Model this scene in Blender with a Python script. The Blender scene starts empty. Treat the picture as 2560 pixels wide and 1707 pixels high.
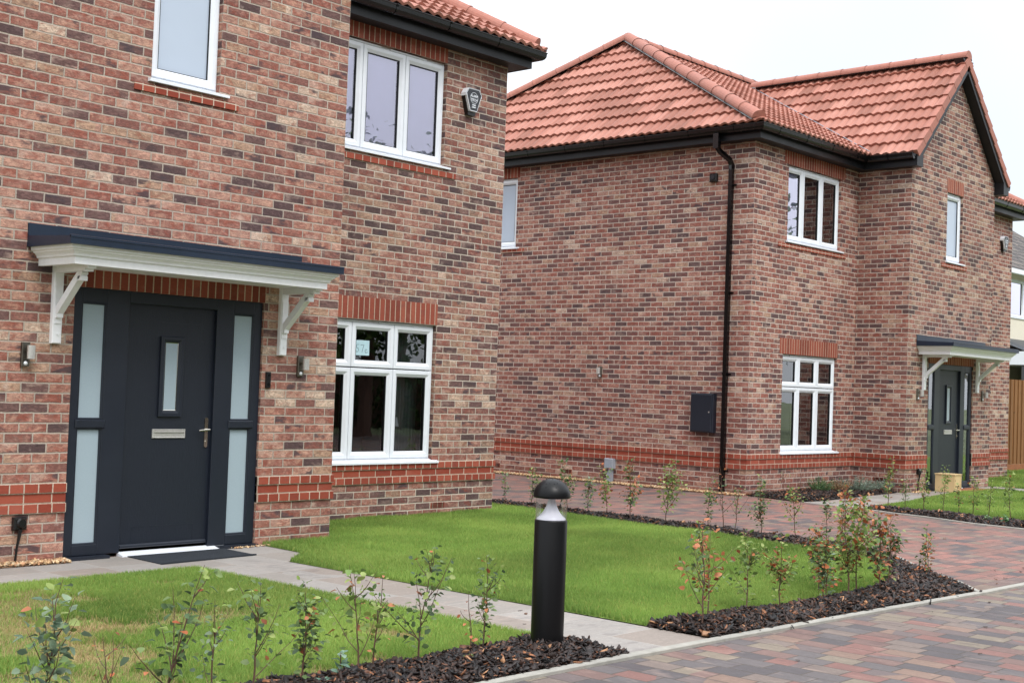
import bpy, math, random
import numpy as np
from mathutils import Vector, Matrix
random.seed(7); rng = np.random.default_rng(7)
SC = bpy.context.scene
COL = SC.collection
R = math.radians

# ------------------------------------------------------------------ colours / materials
def lin(c):
    c = c / 255.0
    return c / 12.92 if c <= 0.04045 else ((c + 0.055) / 1.055) ** 2.4
def rgb(r, g, b, k=1.0):
    return (lin(r) * k, lin(g) * k, lin(b) * k, 1.0)

def desat(stops, k=.78, g=1.0):
    o = []
    for p, c in stops:
        l = .3 * c[0] + .6 * c[1] + .1 * c[2]; o.append((p, tuple((l * w * (1 - k) + v * k) * g for v, w in zip(c[:3], (1.18, .97, .90))) + (1,)))
    return o

class N:
    """small node helper"""
    def __init__(s, name):
        s.m = bpy.data.materials.new(name); s.m.use_nodes = True
        s.t = s.m.node_tree; s.t.nodes.clear()
        s.out = s.t.nodes.new('ShaderNodeOutputMaterial')
    def n(s, typ, **kw):
        nd = s.t.nodes.new(typ)
        for k, v in kw.items(): setattr(nd, k, v)
        return nd
    def L(s, a, b): s.t.links.new(a, b)
    def put(s, sock, v):
        if isinstance(v, bpy.types.NodeSocket): s.L(v, sock)
        elif v is not None: sock.default_value = v
    def math(s, op, a, b=None, c=None, clamp=False):
        nd = s.n('ShaderNodeMath', operation=op); nd.use_clamp = clamp
        s.put(nd.inputs[0], a)
        if b is not None: s.put(nd.inputs[1], b)
        if c is not None: s.put(nd.inputs[2], c)
        return nd.outputs[0]
    def mix(s, f, a, b, typ='MIX'):
        nd = s.n('ShaderNodeMix', data_type='RGBA', blend_type=typ)
        s.put(nd.inputs[0], f); s.put(nd.inputs[6], a); s.put(nd.inputs[7], b)
        return nd.outputs[2]
    def noise(s, vec, scale, detail=3, rough=0.55, dist=0.0):
        nd = s.n('ShaderNodeTexNoise'); s.put(nd.inputs['Vector'], vec)
        nd.inputs['Scale'].default_value = scale; nd.inputs['Detail'].default_value = detail
        nd.inputs['Roughness'].default_value = rough; nd.inputs['Distortion'].default_value = dist
        return nd.outputs['Fac']
    def ramp(s, f, stops, const=False):
        nd = s.n('ShaderNodeValToRGB'); cr = nd.color_ramp
        if const: cr.interpolation = 'CONSTANT'
        while len(cr.elements) < len(stops): cr.elements.new(0.5)
        for e, (p, c) in zip(cr.elements, stops):
            e.position = p; e.color = c if len(c) == 4 else (*c, 1)
        s.put(nd.inputs[0], f); return nd.outputs[0]
    def rangef(s, v, a, b, c=0.0, d=1.0):
        nd = s.n('ShaderNodeMapRange'); s.put(nd.inputs[0], v)
        for i, x in enumerate((a, b, c, d)): nd.inputs[i + 1].default_value = x
        return nd.outputs[0]
    def xyz(s, x, y, z=0.0):
        nd = s.n('ShaderNodeCombineXYZ'); s.put(nd.inputs[0], x); s.put(nd.inputs[1], y); s.put(nd.inputs[2], z)
        return nd.outputs[0]
    def pr(s, color, rough=0.6, metal=0.0, spec=0.5, bump=None, bdist=0.01, bstr=1.0, emit=None, coat=0):
        p = s.n('ShaderNodeBsdfPrincipled')
        s.put(p.inputs['Base Color'], color); s.put(p.inputs['Roughness'], rough)
        s.put(p.inputs['Metallic'], metal); s.put(p.inputs['Specular IOR Level'], spec)
        if coat: p.inputs['Coat Weight'].default_value = coat
        if bump is not None:
            b = s.n('ShaderNodeBump'); b.inputs['Distance'].default_value = bdist; b.inputs['Strength'].default_value = bstr
            s.L(bump, b.inputs['Height']); s.L(b.outputs[0], p.inputs['Normal'])
        s.L(p.outputs[0], s.out.inputs[0]); return p

def simple(name, c, rough=0.5, metal=0.0, spec=0.5, nscale=30, namt=0.12, bump=0.0):
    m = N(name); tc = m.n('ShaderNodeTexCoord')
    f = m.noise(tc.outputs['Object'], nscale, 3)
    f2 = m.noise(tc.outputs['Object'], nscale * 0.09, 2)
    k = m.math('ADD', m.rangef(f, 0.3, 0.7, 1 - namt, 1 + namt), m.rangef(f2, 0.3, 0.7, -namt * .6, namt * .6))
    col = m.mix(1.0, c, m.xyz(k, k, k), 'MULTIPLY')
    m.pr(col, m.rangef(f2, 0.3, 0.7, rough * 0.88, min(1, rough * 1.12)), metal, spec, bump=f if bump else None, bdist=bump or .01)
    return m.m

def brick_mat(name, bw, bh, ramp, mortar, joint=0.010, stagger=0.5, rough=0.85, crease=1.0, swap=False,
              warp=0.004, bdist=0.006, cluster=0.13, lime=0.5, dirt=None, randrow=False, batch=0.0, stain=0.0):
    m = N(name); uv = m.n('ShaderNodeUVMap'); uv.uv_map = 'UVMap'
    sep = m.n('ShaderNodeSeparateXYZ'); m.L(uv.outputs[0], sep.inputs[0])
    u0, v0 = (sep.outputs[1], sep.outputs[0]) if swap else (sep.outputs[0], sep.outputs[1])
    P = m.xyz(u0, v0)
    w1 = m.noise(P, 16, 2); w2 = m.noise(m.xyz(v0, u0, 3.3), 13, 2)
    u = m.math('ADD', u0, m.math('MULTIPLY', m.math('SUBTRACT', w1, 0.5), warp * 2))
    v = m.math('ADD', v0, m.math('MULTIPLY', m.math('SUBTRACT', w2, 0.5), warp * 2))
    vr = m.math('DIVIDE', v, bh); row = m.math('FLOOR', vr); fv = m.math('SUBTRACT', vr, row)
    par = m.math('FLOORED_MODULO', row, 2.0)
    if randrow:
        wr = m.n('ShaderNodeTexWhiteNoise', noise_dimensions='1D'); m.L(row, wr.inputs['W']); par = wr.outputs['Value']
    ur = m.math('ADD', m.math('DIVIDE', u, bw), m.math('MULTIPLY', par, stagger))
    col = m.math('FLOOR', ur); fu = m.math('SUBTRACT', ur, col)
    du = m.math('MULTIPLY', m.math('MINIMUM', fu, m.math('SUBTRACT', 1.0, fu)), bw)
    dv = m.math('MULTIPLY', m.math('MINIMUM', fv, m.math('SUBTRACT', 1.0, fv)), bh)
    # soft rounded corner distance
    d = m.math('SMOOTH_MIN', du, dv, 0.006)
    n3 = m.noise(P, 70, 3)
    edge = m.math('ADD', d, m.math('MULTIPLY', m.math('SUBTRACT', n3, 0.5), 0.006))
    mask = m.rangef(edge, joint / 2 - 0.0018, joint / 2 + 0.0016)
    wn = m.n('ShaderNodeTexWhiteNoise', noise_dimensions='2D'); m.L(m.xyz(col, row), wn.inputs['Vector'])
    rv = wn.outputs['Value']; sc = m.n('ShaderNodeSeparateColor'); m.L(wn.outputs['Color'], sc.inputs[0])
    cl = m.noise(P, 0.55, 2)
    f = m.math('ADD', rv, m.math('MULTIPLY', m.math('SUBTRACT', cl, 0.5), cluster * 2), clamp=True)
    if batch:
        bt = m.noise(m.xyz(m.math('MULTIPLY', u0, .22), m.math('MULTIPLY', m.math('MULTIPLY', row, bh), 1.0), 7.7), 1.6, 3, .6)
        b2 = m.noise(m.xyz(m.math('MULTIPLY', u0, .55), m.math('MULTIPLY', row, 5.37), 2.2), 1.0, 2)
        bt = m.math('ADD', m.math('MULTIPLY', bt, .6), m.math('MULTIPLY', b2, .4))
        f = m.math('ADD', m.math('MULTIPLY', f, .92), m.math('MULTIPLY', m.math('SUBTRACT', bt, .46), batch * 2.6), clamp=True)
    base = m.ramp(f, ramp, True)
    # streaky surface, offset differently for each brick
    off = m.math('MULTIPLY', sc.outputs[0], 37.0)
    Q = m.xyz(m.math('MULTIPLY', u0, 0.62), m.math('MULTIPLY', v0, 1.5), off)
    s1 = m.noise(Q, 26, 4, 0.62, 1.3); s2 = m.noise(Q, 60, 3, 0.6, 0.6); s3 = m.noise(Q, 9, 3)
    k = m.math('ADD', m.rangef(s1, 0.3, 0.72, 1 - .32 * crease, 1 + .30 * crease), m.rangef(s2, .3, .7, -.18 * crease, .18 * crease))
    base = m.mix(1.0, base, m.xyz(k, k, k), 'MULTIPLY')
    if batch:
        s5 = m.noise(m.xyz(m.math('MULTIPLY', u0, .8), v0, m.math('ADD', off, 5.0)), 15, 3, .6, .8)
        base = m.mix(m.math('MULTIPLY', m.math('MULTIPLY', m.rangef(s5, .50, .36), m.rangef(rv, .12, .3)), .5), base, rgb(142, 68, 50)); base = m.mix(m.math('MULTIPLY', m.math('MULTIPLY', m.rangef(s5, .52, .66), m.rangef(rv, .12, .4)), .45), base, rgb(204, 162, 138))
    # pale sandy smear
    sm = m.math('MULTIPLY', m.rangef(s3, 0.52, 0.72), m.math('MULTIPLY', m.rangef(sc.outputs[1], 0.35, 1.0), lime))
    base = m.mix(sm, base, rgb(204, 176, 160))
    wb = m.math('MULTIPLY', m.rangef(m.noise(P, 5.5, 4, .65), .63, .74), min(1, lime) * .55); base = m.mix(wb, base, rgb(206, 188, 176))
    # crease shade put into the colour, and burnt ends
    cr = m.math('MULTIPLY', m.rangef(m.math('ABSOLUTE', m.math('SUBTRACT', s1, 0.5)), 0.022, 0.0), 0.62 * crease)
    base = m.mix(cr, base, rgb(70, 48, 46))
    bn = m.math('MULTIPLY', m.math('MULTIPLY', m.rangef(s3, 0.46, 0.36), m.rangef(sc.outputs[2], 0.6, 0.75)), 0.75 * crease)
    base = m.mix(bn, base, rgb(74, 62, 66))
    mn = m.noise(P, 90, 3); mn2 = m.noise(P, 1.7, 2)
    mk = m.math('ADD', m.rangef(mn, .3, .7, .85, 1.1), m.rangef(mn2, .3, .7, -.14, .1))
    mo = m.mix(1.0, mortar, m.xyz(mk, mk, mk), 'MULTIPLY')
    c = m.mix(mask, mo, base)
    if stain:
        st = m.noise(P, .9, 4, .6); k2 = m.rangef(st, .3, .7, 1 - stain, 1 + stain * .6); c = m.mix(1.0, c, m.xyz(k2, k2, k2), 'MULTIPLY')
    if dirt:
        g = m.math('MULTIPLY', m.rangef(m.math('ADD', v0, m.math('MULTIPLY', mn2, 0.12)), dirt, 0.02), 0.5)
        c = m.mix(g, c, rgb(112, 72, 56))
    h = m.math('ADD', m.math('MULTIPLY', mask, 0.7), m.math('MULTIPLY', s1, 0.45 * crease))
    m.pr(c, rough, spec=0.3, bump=h, bdist=bdist)
    return m.m

brick_ramp = [(0, rgb(76, 64, 70)), (.085, rgb(104, 78, 78)), (.17, rgb(136, 86, 78)), (.31, rgb(158, 98, 84)),
              (.52, rgb(170, 114, 96)), (.68, rgb(186, 138, 118)), (.84, rgb(178, 144, 116)), (.955, rgb(206, 184, 160))]
brick_ramp2 = [(0, rgb(74, 64, 68)), (.16, rgb(104, 78, 78)), (.32, rgb(134, 88, 80)), (.48, rgb(148, 100, 88)),
               (.62, rgb(166, 120, 104)), (.78, rgb(164, 134, 110)), (.90, rgb(150, 124, 104)), (.965, rgb(196, 172, 148))]
brick_ramp3 = [(0, rgb(86, 70, 74)), (.08, rgb(112, 78, 78)), (.24, rgb(134, 84, 78)), (.44, rgb(150, 92, 82)),
               (.60, rgb(164, 106, 94)), (.74, rgb(182, 134, 118)), (.88, rgb(180, 146, 122)), (.965, rgb(204, 180, 160))]
soft = lambda st: [(p, tuple(v * .86 + w * .14 for v, w in zip(c, rgb(148, 98, 78)))) for p, c in st]
brick_ramp = soft(desat(brick_ramp, .78, 1.0)); brick_ramp2 = soft(desat(brick_ramp2, .76, .98)); brick_ramp3 = soft(desat(brick_ramp3, .82, .93))
MORT = rgb(178, 164, 148)
M = {}
M['brickA'] = brick_mat('brick_weathered_red', .225, .075, brick_ramp, rgb(176, 163, 150), lime=.8, batch=.42, stain=.05, crease=1.15, dirt=.15, joint=.012)
M['brickB'] = brick_mat('brick_mixed_brown', .225, .075, brick_ramp2, rgb(190, 178, 164), lime=.8, batch=.42, stain=.05, crease=1.15, dirt=.12, joint=.012)
M['brickC'] = brick_mat('brick_house_two', .225, .075, brick_ramp3, rgb(194, 180, 168), lime=.8, batch=.42, stain=.05, crease=1.15, dirt=.22, joint=.013)
red_ramp = [(0, rgb(138, 62, 46)), (.3, rgb(150, 72, 54)), (.6, rgb(158, 80, 62)), (.85, rgb(142, 68, 52))]
M['head'] = brick_mat('brick_band_header', .1125, .075, red_ramp, rgb(196, 178, 160), joint=.010, stagger=0.0, crease=.22, lime=.1, bdist=.004, warp=.0015)
M['stret'] = brick_mat('brick_band_stretcher', .225, .075, red_ramp, rgb(196, 178, 160), joint=.010, stagger=0.0, crease=.22, lime=.1, bdist=.004, warp=.0015)
M['sold'] = brick_mat('brick_soldier', .075, 50., [(0, rgb(126, 62, 48)), (.4, rgb(142, 72, 56)), (.75, rgb(150, 82, 64))], rgb(188, 166, 146), joint=.011, stagger=0.0, crease=.25, lime=.1, bdist=.004, warp=.001)
pave_ramp = [(0, rgb(88, 90, 100)), (.2, rgb(110, 110, 116)), (.38, rgb(146, 128, 116)), (.50, rgb(154, 142, 112)), (.60, rgb(150, 104, 94)),
             (.74, rgb(172, 98, 84)), (.88, rgb(126, 110, 112)), (.95, rgb(168, 126, 98))]
pave_ramp = [(p, tuple(v * .76 + w * .24 for v, w in zip(c, rgb(112, 102, 98)))) for p, c in desat(pave_ramp, .56, .68)]
pave_ramp2 = [(0, rgb(100, 94, 98)), (.14, rgb(136, 106, 98)), (.34, rgb(158, 104, 90)), (.62, rgb(172, 104, 88)),
              (.80, rgb(144, 120, 100)), (.90, rgb(126, 100, 96))]
pave_ramp2 = desat(pave_ramp2, .58, .76)
M['pave1'] = brick_mat('block_paving_road', .225, .155, pave_ramp, rgb(88, 80, 74), joint=.008, stagger=1.0, randrow=True, stain=.12, swap=True, crease=.40, lime=.25, bdist=.004, warp=.003, cluster=.35, rough=.72)
M['pave2'] = brick_mat('block_paving_drive', .225, .155, pave_ramp2, rgb(92, 80, 74), joint=.008, stagger=1.0, randrow=True, stain=.14, crease=.45, lime=.25, bdist=.004, warp=.003, cluster=.3, rough=.66)
M['slab'] = brick_mat('path_slabs', .45, .45, [(0, rgb(144, 138, 132)), (.35, rgb(152, 147, 142)), (.7, rgb(144, 134, 126))], rgb(170, 164, 157), joint=.007, stagger=0.0, crease=.3, lime=.25, stain=.12, bdist=.0015, warp=.0015, rough=.7)
M['grey_tile'] = brick_mat('grey_roof_tiles', .3, .3, [(0, rgb(92, 88, 86)), (.5, rgb(112, 106, 100)), (.8, rgb(84, 80, 80))], rgb(40, 38, 38), joint=.05, stagger=.5, crease=.6)

M['white'] = simple('white_upvc', rgb(226, 230, 236), .32, namt=.025, nscale=8)
M['gasket'] = simple('black_gasket', rgb(16, 17, 20), .5)
M['anth'] = simple('anthracite_door', rgb(25, 31, 43), .42, namt=.06, nscale=18)
M['grey_box'] = simple('pale_grey_plastic', rgb(150, 158, 168), .5, namt=.05)
M['black'] = simple('black_plastic', rgb(12, 12, 14), .35, namt=.1)
M['gut'] = simple('black_gutter', rgb(7, 7, 9), .25, namt=.1)
M['fascia'] = simple('black_fascia', rgb(26, 27, 31), .4, 0, .3, namt=.08)
M['soffit'] = simple('black_soffit', rgb(18, 18, 21), .5, namt=.08)
M['lead'] = simple('slate_blue_flashing', rgb(25, 38, 56), .36, namt=.1, nscale=12)
M['cream'] = simple('white_painted_timber', rgb(236, 236, 238), .45, namt=.03)
M['steel'] = simple('brushed_steel', rgb(200, 198, 194), .34, metal=.55, namt=.08, nscale=60)
M['chrome'] = simple('chrome_handle', rgb(205, 200, 190), .12, metal=1.0, namt=.03)
M['dsteel'] = simple('dull_steel', rgb(120, 116, 108), .4, metal=1.0, namt=.1)
M['bollard'] = simple('bollard_black', rgb(6, 6, 8), .38, 0, .28, namt=.08, nscale=40)
M['kerb'] = simple('concrete_kerb', rgb(152, 149, 141), .85, namt=.12, nscale=14)
M['mat_dark'] = simple('dark_doormat', rgb(30, 36, 44), .95, namt=.3, nscale=160, bump=.004)
M['coir'] = simple('coir_doormat', rgb(146, 92, 58), .95, namt=.3, nscale=160, bump=.004)
M['bark'] = simple('stem_bark', rgb(92, 66, 54), .7, namt=.25, nscale=60)
M['rendw'] = simple('cream_render', rgb(222, 214, 196), .9, namt=.05, nscale=25)
M['mulchbase'] = simple('mulch_soil', rgb(44, 34, 32), .95, namt=.5, nscale=40, bump=.02)
M['gravelbase'] = simple('gravel_soil', rgb(140, 112, 88), .95, namt=.3, nscale=60, bump=.01)
M['groundm'] = simple('far_ground', rgb(96, 104, 72), .95, namt=.3, nscale=2)
M['sky_blind'] = simple('sky_tinted_blind', rgb(236, 236, 250), .8, namt=.03, nscale=3)  # sky reflected in the upper panes is put into this lavender colour
M['curtain'] = simple('grey_green_curtain', rgb(112, 126, 122), .9, namt=.12, nscale=4)
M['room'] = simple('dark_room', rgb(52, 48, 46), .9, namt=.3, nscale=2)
M['paper'] = simple('pale_blue_paper', rgb(176, 206, 214), .8, namt=.03)
M['ink'] = simple('ink', rgb(50, 60, 80), .7)
M['lamp_white'] = simple('white_reflector', rgb(226, 226, 236), .35, namt=.02)
M['sign'] = simple('alarm_face', rgb(30, 32, 38), .35, namt=.05)
M['ridge'] = simple('ridge_tile', rgb(160, 104, 89), .7, namt=.12, nscale=20)

def roof_tile():
    m = N('red_pantile'); uv = m.n('ShaderNodeUVMap'); uv.uv_map = 'UVMap'
    sep = m.n('ShaderNodeSeparateXYZ'); m.L(uv.outputs[0], sep.inputs[0])
    cx = m.math('FLOOR', m.math('DIVIDE', sep.outputs[0], .30)); cy = m.math('FLOOR', m.math('DIVIDE', sep.outputs[1], .31))
    wn = m.n('ShaderNodeTexWhiteNoise', noise_dimensions='2D'); m.L(m.xyz(cx, cy), wn.inputs['Vector'])
    n1 = m.noise(uv.outputs[0], 3.0, 3); n2 = m.noise(uv.outputs[0], 60, 3)
    f = m.math('ADD', m.math('MULTIPLY', wn.outputs['Value'], .6), m.math('MULTIPLY', n1, .4))
    c = m.ramp(f, [(0.15, rgb(136, 86, 70)), (.5, rgb(160, 104, 88)), (.85, rgb(180, 126, 110))])
    k = m.rangef(n2, .3, .7, .88, 1.1)
    c = m.mix(1.0, c, m.xyz(k, k, k), 'MULTIPLY')
    fr = m.math('FRACT', m.math('DIVIDE', m.math('ADD', sep.outputs[0], .035), .30))
    ln = m.math('MULTIPLY', m.rangef(m.math('ABSOLUTE', m.math('SUBTRACT', fr, .5)), .018, .010), .55)
    c = m.mix(ln, c, rgb(104, 56, 48))
    m.pr(c, .62, spec=.4, bump=n2, bdist=.002); return m.m
M['tile'] = roof_tile()

def attr_mat(name, rough=.6, trans=0.0, spec=.4, nz=0.0):
    m = N(name); a = m.n('ShaderNodeAttribute'); a.attribute_name = 'Col'
    c = a.outputs['Color']
    if nz:
        tc = m.n('ShaderNodeTexCoord'); f = m.noise(tc.outputs['Object'], 90, 2); k = m.rangef(f, .3, .7, 1 - nz, 1 + nz)
        c = m.mix(1.0, c, m.xyz(k, k, k), 'MULTIPLY')
    p = m.pr(c, rough, spec=spec)
    if trans:
        t = m.n('ShaderNodeBsdfTranslucent'); m.L(c, t.inputs['Color'])
        mx = m.n('ShaderNodeMixShader'); mx.inputs[0].default_value = trans
        m.L(p.outputs[0], mx.inputs[1]); m.L(t.outputs[0], mx.inputs[2]); m.L(mx.outputs[0], m.out.inputs[0])
    return m.m
M['leaf'] = attr_mat('leaf', .5, .3, .35)
M['grass'] = attr_mat('grass_blade', .6, .42, .2)
M['chip'] = attr_mat('wood_chip', .55, 0, .5, .25)
M['pebble'] = attr_mat('gravel_stone', .7, 0, .4, .15)

def lawn_mat(name, dry):
    m = N(name); tc = m.n('ShaderNodeTexCoord'); o = tc.outputs['Object']
    f = m.noise(o, 1.3, 4, .6); g = m.noise(o, 45, 3)
    a = m.mix(g, rgb(84, 106, 50), rgb(118, 140, 68)); b = m.mix(g, rgb(120, 98, 68), rgb(168, 148, 108))
    c = m.mix(m.math('MULTIPLY', m.rangef(f, .50, .60), dry), a, b)
    m.pr(c, .95, spec=.1, bump=g, bdist=.01); return m.m
M['lawn'] = lawn_mat('lawn_soil_green', .15); M['lawn_dry'] = lawn_mat('lawn_soil_patchy', 1.0)

def glass_mat(name, tint, refl=3.3, rough=0.0):
    m = N(name); fr = m.n('ShaderNodeFresnel'); fr.inputs[0].default_value = 1.5
    t = m.n('ShaderNodeBsdfTransparent'); t.inputs[0].default_value = tint
    g = m.n('ShaderNodeBsdfGlossy'); g.inputs['Roughness'].default_value = rough; g.inputs['Color'].default_value = (.95, .97, 1, 1) if refl < 5 else (.88, .87, 1, 1)
    tc = m.n('ShaderNodeTexCoord'); b = m.n('ShaderNodeBump'); b.inputs['Distance'].default_value = .004; b.inputs['Strength'].default_value = .10 if refl > 1.3 else .0
    m.L(m.noise(tc.outputs['Object'], 4.0, 1), b.inputs['Height']); m.L(b.outputs[0], g.inputs['Normal'])
    f = m.math('MULTIPLY', fr.outputs[0], refl, clamp=True)
    mx = m.n('ShaderNodeMixShader'); m.L(f, mx.inputs[0]); m.L(t.outputs[0], mx.inputs[1]); m.L(g.outputs[0], mx.inputs[2])
    m.L(mx.outputs[0], m.out.inputs[0]); return m.m
M['glass'] = glass_mat('window_glass', (.90, .93, .95, 1))
M['coated'] = glass_mat('coated_window_glass', (.88, .88, .95, 1), 6.0)
M['clearcyl'] = glass_mat('clear_polycarbonate', (.97, .97, .97, 1), .45)
def frost():
    m = N('frosted_glass'); uv = m.n('ShaderNodeTexCoord'); f = m.noise(uv.outputs['Object'], 140, 2)
    c = m.mix(f, rgb(150, 166, 176), rgb(164, 180, 188)); m.pr(c, .22, spec=.6, bump=f, bdist=.0006); return m.m
M['frost'] = frost()
M['frost2'] = simple('satin_glass', rgb(178, 190, 206), .18, namt=.02, nscale=2)

def wood(name, c1, c2, scale=1.0, plank=.12, axis=0):
    m = N(name); tc = m.n('ShaderNodeTexCoord'); sep = m.n('ShaderNodeSeparateXYZ'); m.L(tc.outputs['Object'], sep.inputs[0])
    u = sep.outputs[axis]; z = sep.outputs[2]
    col = m.math('FLOOR', m.math('DIVIDE', u, plank))
    wn = m.n('ShaderNodeTexWhiteNoise', noise_dimensions='1D'); m.L(col, wn.inputs['W'])
    P = m.xyz(m.math('MULTIPLY', u, 9 * scale), m.math('MULTIPLY', wn.outputs['Value'], 9), m.math('MULTIPLY', z, .9 * scale))
    f = m.noise(P, 3.0, 4, .6, 1.5); kn = m.noise(m.xyz(m.math('MULTIPLY', u, 8), 1.0, m.math('MULTIPLY', z, 3)), 2.2, 1)
    c = m.mix(f, c1, c2)
    k = m.rangef(wn.outputs['Value'], 0, 1, .82, 1.15); c = m.mix(1.0, c, m.xyz(k, k, k), 'MULTIPLY')
    c = m.mix(m.math('MULTIPLY', m.rangef(kn, .72, .78), .7), c, rgb(70, 42, 26))
    m.pr(c, .75, spec=.3, bump=f, bdist=.003); return m.m
M['fence'] = wood('fence_boards', rgb(112, 76, 46), rgb(150, 106, 66), plank=.13)
M['crate'] = wood('pale_pine', rgb(196, 168, 122), rgb(218, 192, 148), plank=.4)
def door_grain():
    m = N('grained_anthracite'); tc = m.n('ShaderNodeTexCoord'); sep = m.n('ShaderNodeSeparateXYZ'); m.L(tc.outputs['Object'], sep.inputs[0])
    P = m.xyz(m.math('MULTIPLY', sep.outputs[0], 10), 0.0, m.math('MULTIPLY', sep.outputs[2], 1.6)); f = m.noise(P, 5, 3, .6, 2.5)
    m.pr(m.mix(f, rgb(20, 25, 35), rgb(29, 35, 47)), .45, spec=.45, bump=f, bdist=.0015); return m.m
M['door'] = door_grain()

# ------------------------------------------------------------------ mesh builder
class MB:
    def __init__(s, T=None): s.v = []; s.f = []; s.mi = []; s.cur = 0; s.T = T; s.uvf = {}
    def add(s, vs, fs, uvs=None):
        b = len(s.v)
        s.v += [tuple(s.T(*p)) if s.T else tuple(p) for p in vs]
        for k, f in enumerate(fs):
            if uvs: s.uvf[len(s.f)] = [uvs[i] for i in f]
            s.f.append([b + i for i in f]); s.mi.append(s.cur)
        return s
    def box(s, x0, x1, y0, y1, z0, z1):
        return s.add([(x0, y0, z0), (x1, y0, z0), (x1, y1, z0), (x0, y1, z0), (x0, y0, z1), (x1, y0, z1), (x1, y1, z1), (x0, y1, z1)],
                     [(0, 3, 2, 1), (4, 5, 6, 7), (0, 1, 5, 4), (1, 2, 6, 5), (2, 3, 7, 6), (3, 0, 4, 7)])
    def cbox(s, x0, x1, y0, y1, z0, z1, c=.004):
        """box whose -y face is chamfered"""
        return s.add([(x0, y1, z0), (x1, y1, z0), (x1, y1, z1), (x0, y1, z1), (x0, y0 + c, z0), (x1, y0 + c, z0), (x1, y0 + c, z1), (x0, y0 + c, z1),
                      (x0 + c, y0, z0 + c), (x1 - c, y0, z0 + c), (x1 - c, y0, z1 - c), (x0 + c, y0, z1 - c)],
                     [(0, 3, 2, 1), (0, 1, 5, 4), (1, 2, 6, 5), (2, 3, 7, 6), (3, 0, 4, 7), (4, 5, 9, 8), (5, 6, 10, 9), (6, 7, 11, 10), (7, 4, 8, 11), (8, 9, 10, 11)])
    def ring(s, x0, x1, z0, z1, w, yo, yi, yb):
        """window ring: outer front at yo, slopes to inner front yi, goes back to yb"""
        O = [(x0, z0), (x1, z0), (x1, z1), (x0, z1)]; m = .55
        I = [(x0 + w, z0 + w), (x1 - w, z0 + w), (x1 - w, z1 - w), (x0 + w, z1 - w)]
        K = [(x0 + w * m, z0 + w * m), (x1 - w * m, z0 + w * m), (x1 - w * m, z1 - w * m), (x0 + w * m, z1 - w * m)]
        c = .004; O2 = [(x0 + c, z0 + c), (x1 - c, z0 + c), (x1 - c, z1 - c), (x0 + c, z1 - c)]
        L = [[(p[0], yb, p[1]) for p in O], [(p[0], yo + c, p[1]) for p in O], [(p[0], yo, p[1]) for p in O2], [(p[0], yo, p[1]) for p in K], [(p[0], yi, p[1]) for p in I], [(p[0], yb, p[1]) for p in I]]
        vs = sum(L, []); fs = []
        for a in range(5):
            for k in range(4):
                j = (k + 1) % 4; fs.append((a * 4 + k, a * 4 + j, a * 4 + 4 + j, a * 4 + 4 + k))
        return s.add(vs, fs)
    def tube(s, pts, r, n=8, caps=True, rot=0.0):
        pts = [Vector(p) for p in pts]; rs = r if isinstance(r, (list, tuple)) else [r] * len(pts)
        vs = []; fs = []; up = Vector((0, 0, 1))
        d0 = (pts[1] - pts[0]).normalized()
        if abs(d0.dot(up)) > .9: up = Vector((0, 1, 0))
        for i, p in enumerate(pts):
            d = ((pts[min(i + 1, len(pts) - 1)] - pts[max(i - 1, 0)])).normalized()
            a = up - d * up.dot(d); a.normalize(); up = a; b = d.cross(a)
            for k in range(n):
                t = rot + 2 * math.pi * k / n; vs.append(tuple(p + (a * math.cos(t) + b * math.sin(t)) * rs[i]))
        for i in range(len(pts) - 1):
            for k in range(n):
                j = (k + 1) % n; fs.append((i * n + k, i * n + j, (i + 1) * n + j, (i + 1) * n + k))
        if caps: fs.append(tuple(range(n))[::-1]); fs.append(tuple(range((len(pts) - 1) * n, len(pts) * n)))
        return s.add(vs, fs)
    def lathe(s, prof, cx, cy, n=40):
        vs = []; fs = []
        for r, z in prof:
            for k in range(n):
                t = 2 * math.pi * k / n; vs.append((cx + r * math.cos(t), cy + r * math.sin(t), z))
        for i in range(len(prof) - 1):
            for k in range(n):
                j = (k + 1) % n; fs.append((i * n + k, i * n + j, (i + 1) * n + j, (i + 1) * n + k))
        return s.add(vs, fs)
    def prism(s, poly, y0, y1):
        """poly of (x,z) extruded in y"""
        n = len(poly); vs = [(p[0], y0, p[1]) for p in poly] + [(p[0], y1, p[1]) for p in poly]
        fs = [tuple(range(n)), tuple(range(n, 2 * n))[::-1]] + [(k, (k + 1) % n, n + (k + 1) % n, n + k)[::-1] for k in range(n)]
        return s.add(vs, fs)
    def sweep(s, prof, path, zoff=0.0, closed=True, u0=0.0, caps=True, matidx=None):
        """prof: list of (outward offset, z) swept on an XY polyline; outward is the right-hand side"""
        n = len(prof); P = [Vector((p[0], p[1])) for p in path]; vs = []; us = []
        nr = []
        for i in range(len(P) - 1):
            d = (P[i + 1] - P[i]).normalized(); nr.append(Vector((d.y, -d.x)))
        dist = u0
        for i, p in enumerate(P):
            if i == 0: m = nr[0]
            elif i == len(P) - 1: m = nr[-1]
            else:
                a, b = nr[i - 1], nr[i]; m = (a + b) / (1 + a.dot(b))
            if i: dist += (P[i] - P[i - 1]).length
            for o, z in prof:
                vs.append((p.x + m.x * o, p.y + m.y * o, z + zoff)); us.append((dist, z + zoff))
        fs = []; uvs = {}
        for i in range(len(P) - 1):
            for k in range(n if closed else n - 1):
                j = (k + 1) % n; fs.append((i * n + k, (i + 1) * n + k, (i + 1) * n + j, i * n + j))
        if caps and closed: fs.append(tuple(range(n))); fs.append(tuple(range((len(P) - 1) * n, len(P) * n))[::-1])
        return s.add(vs, fs, us)
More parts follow.
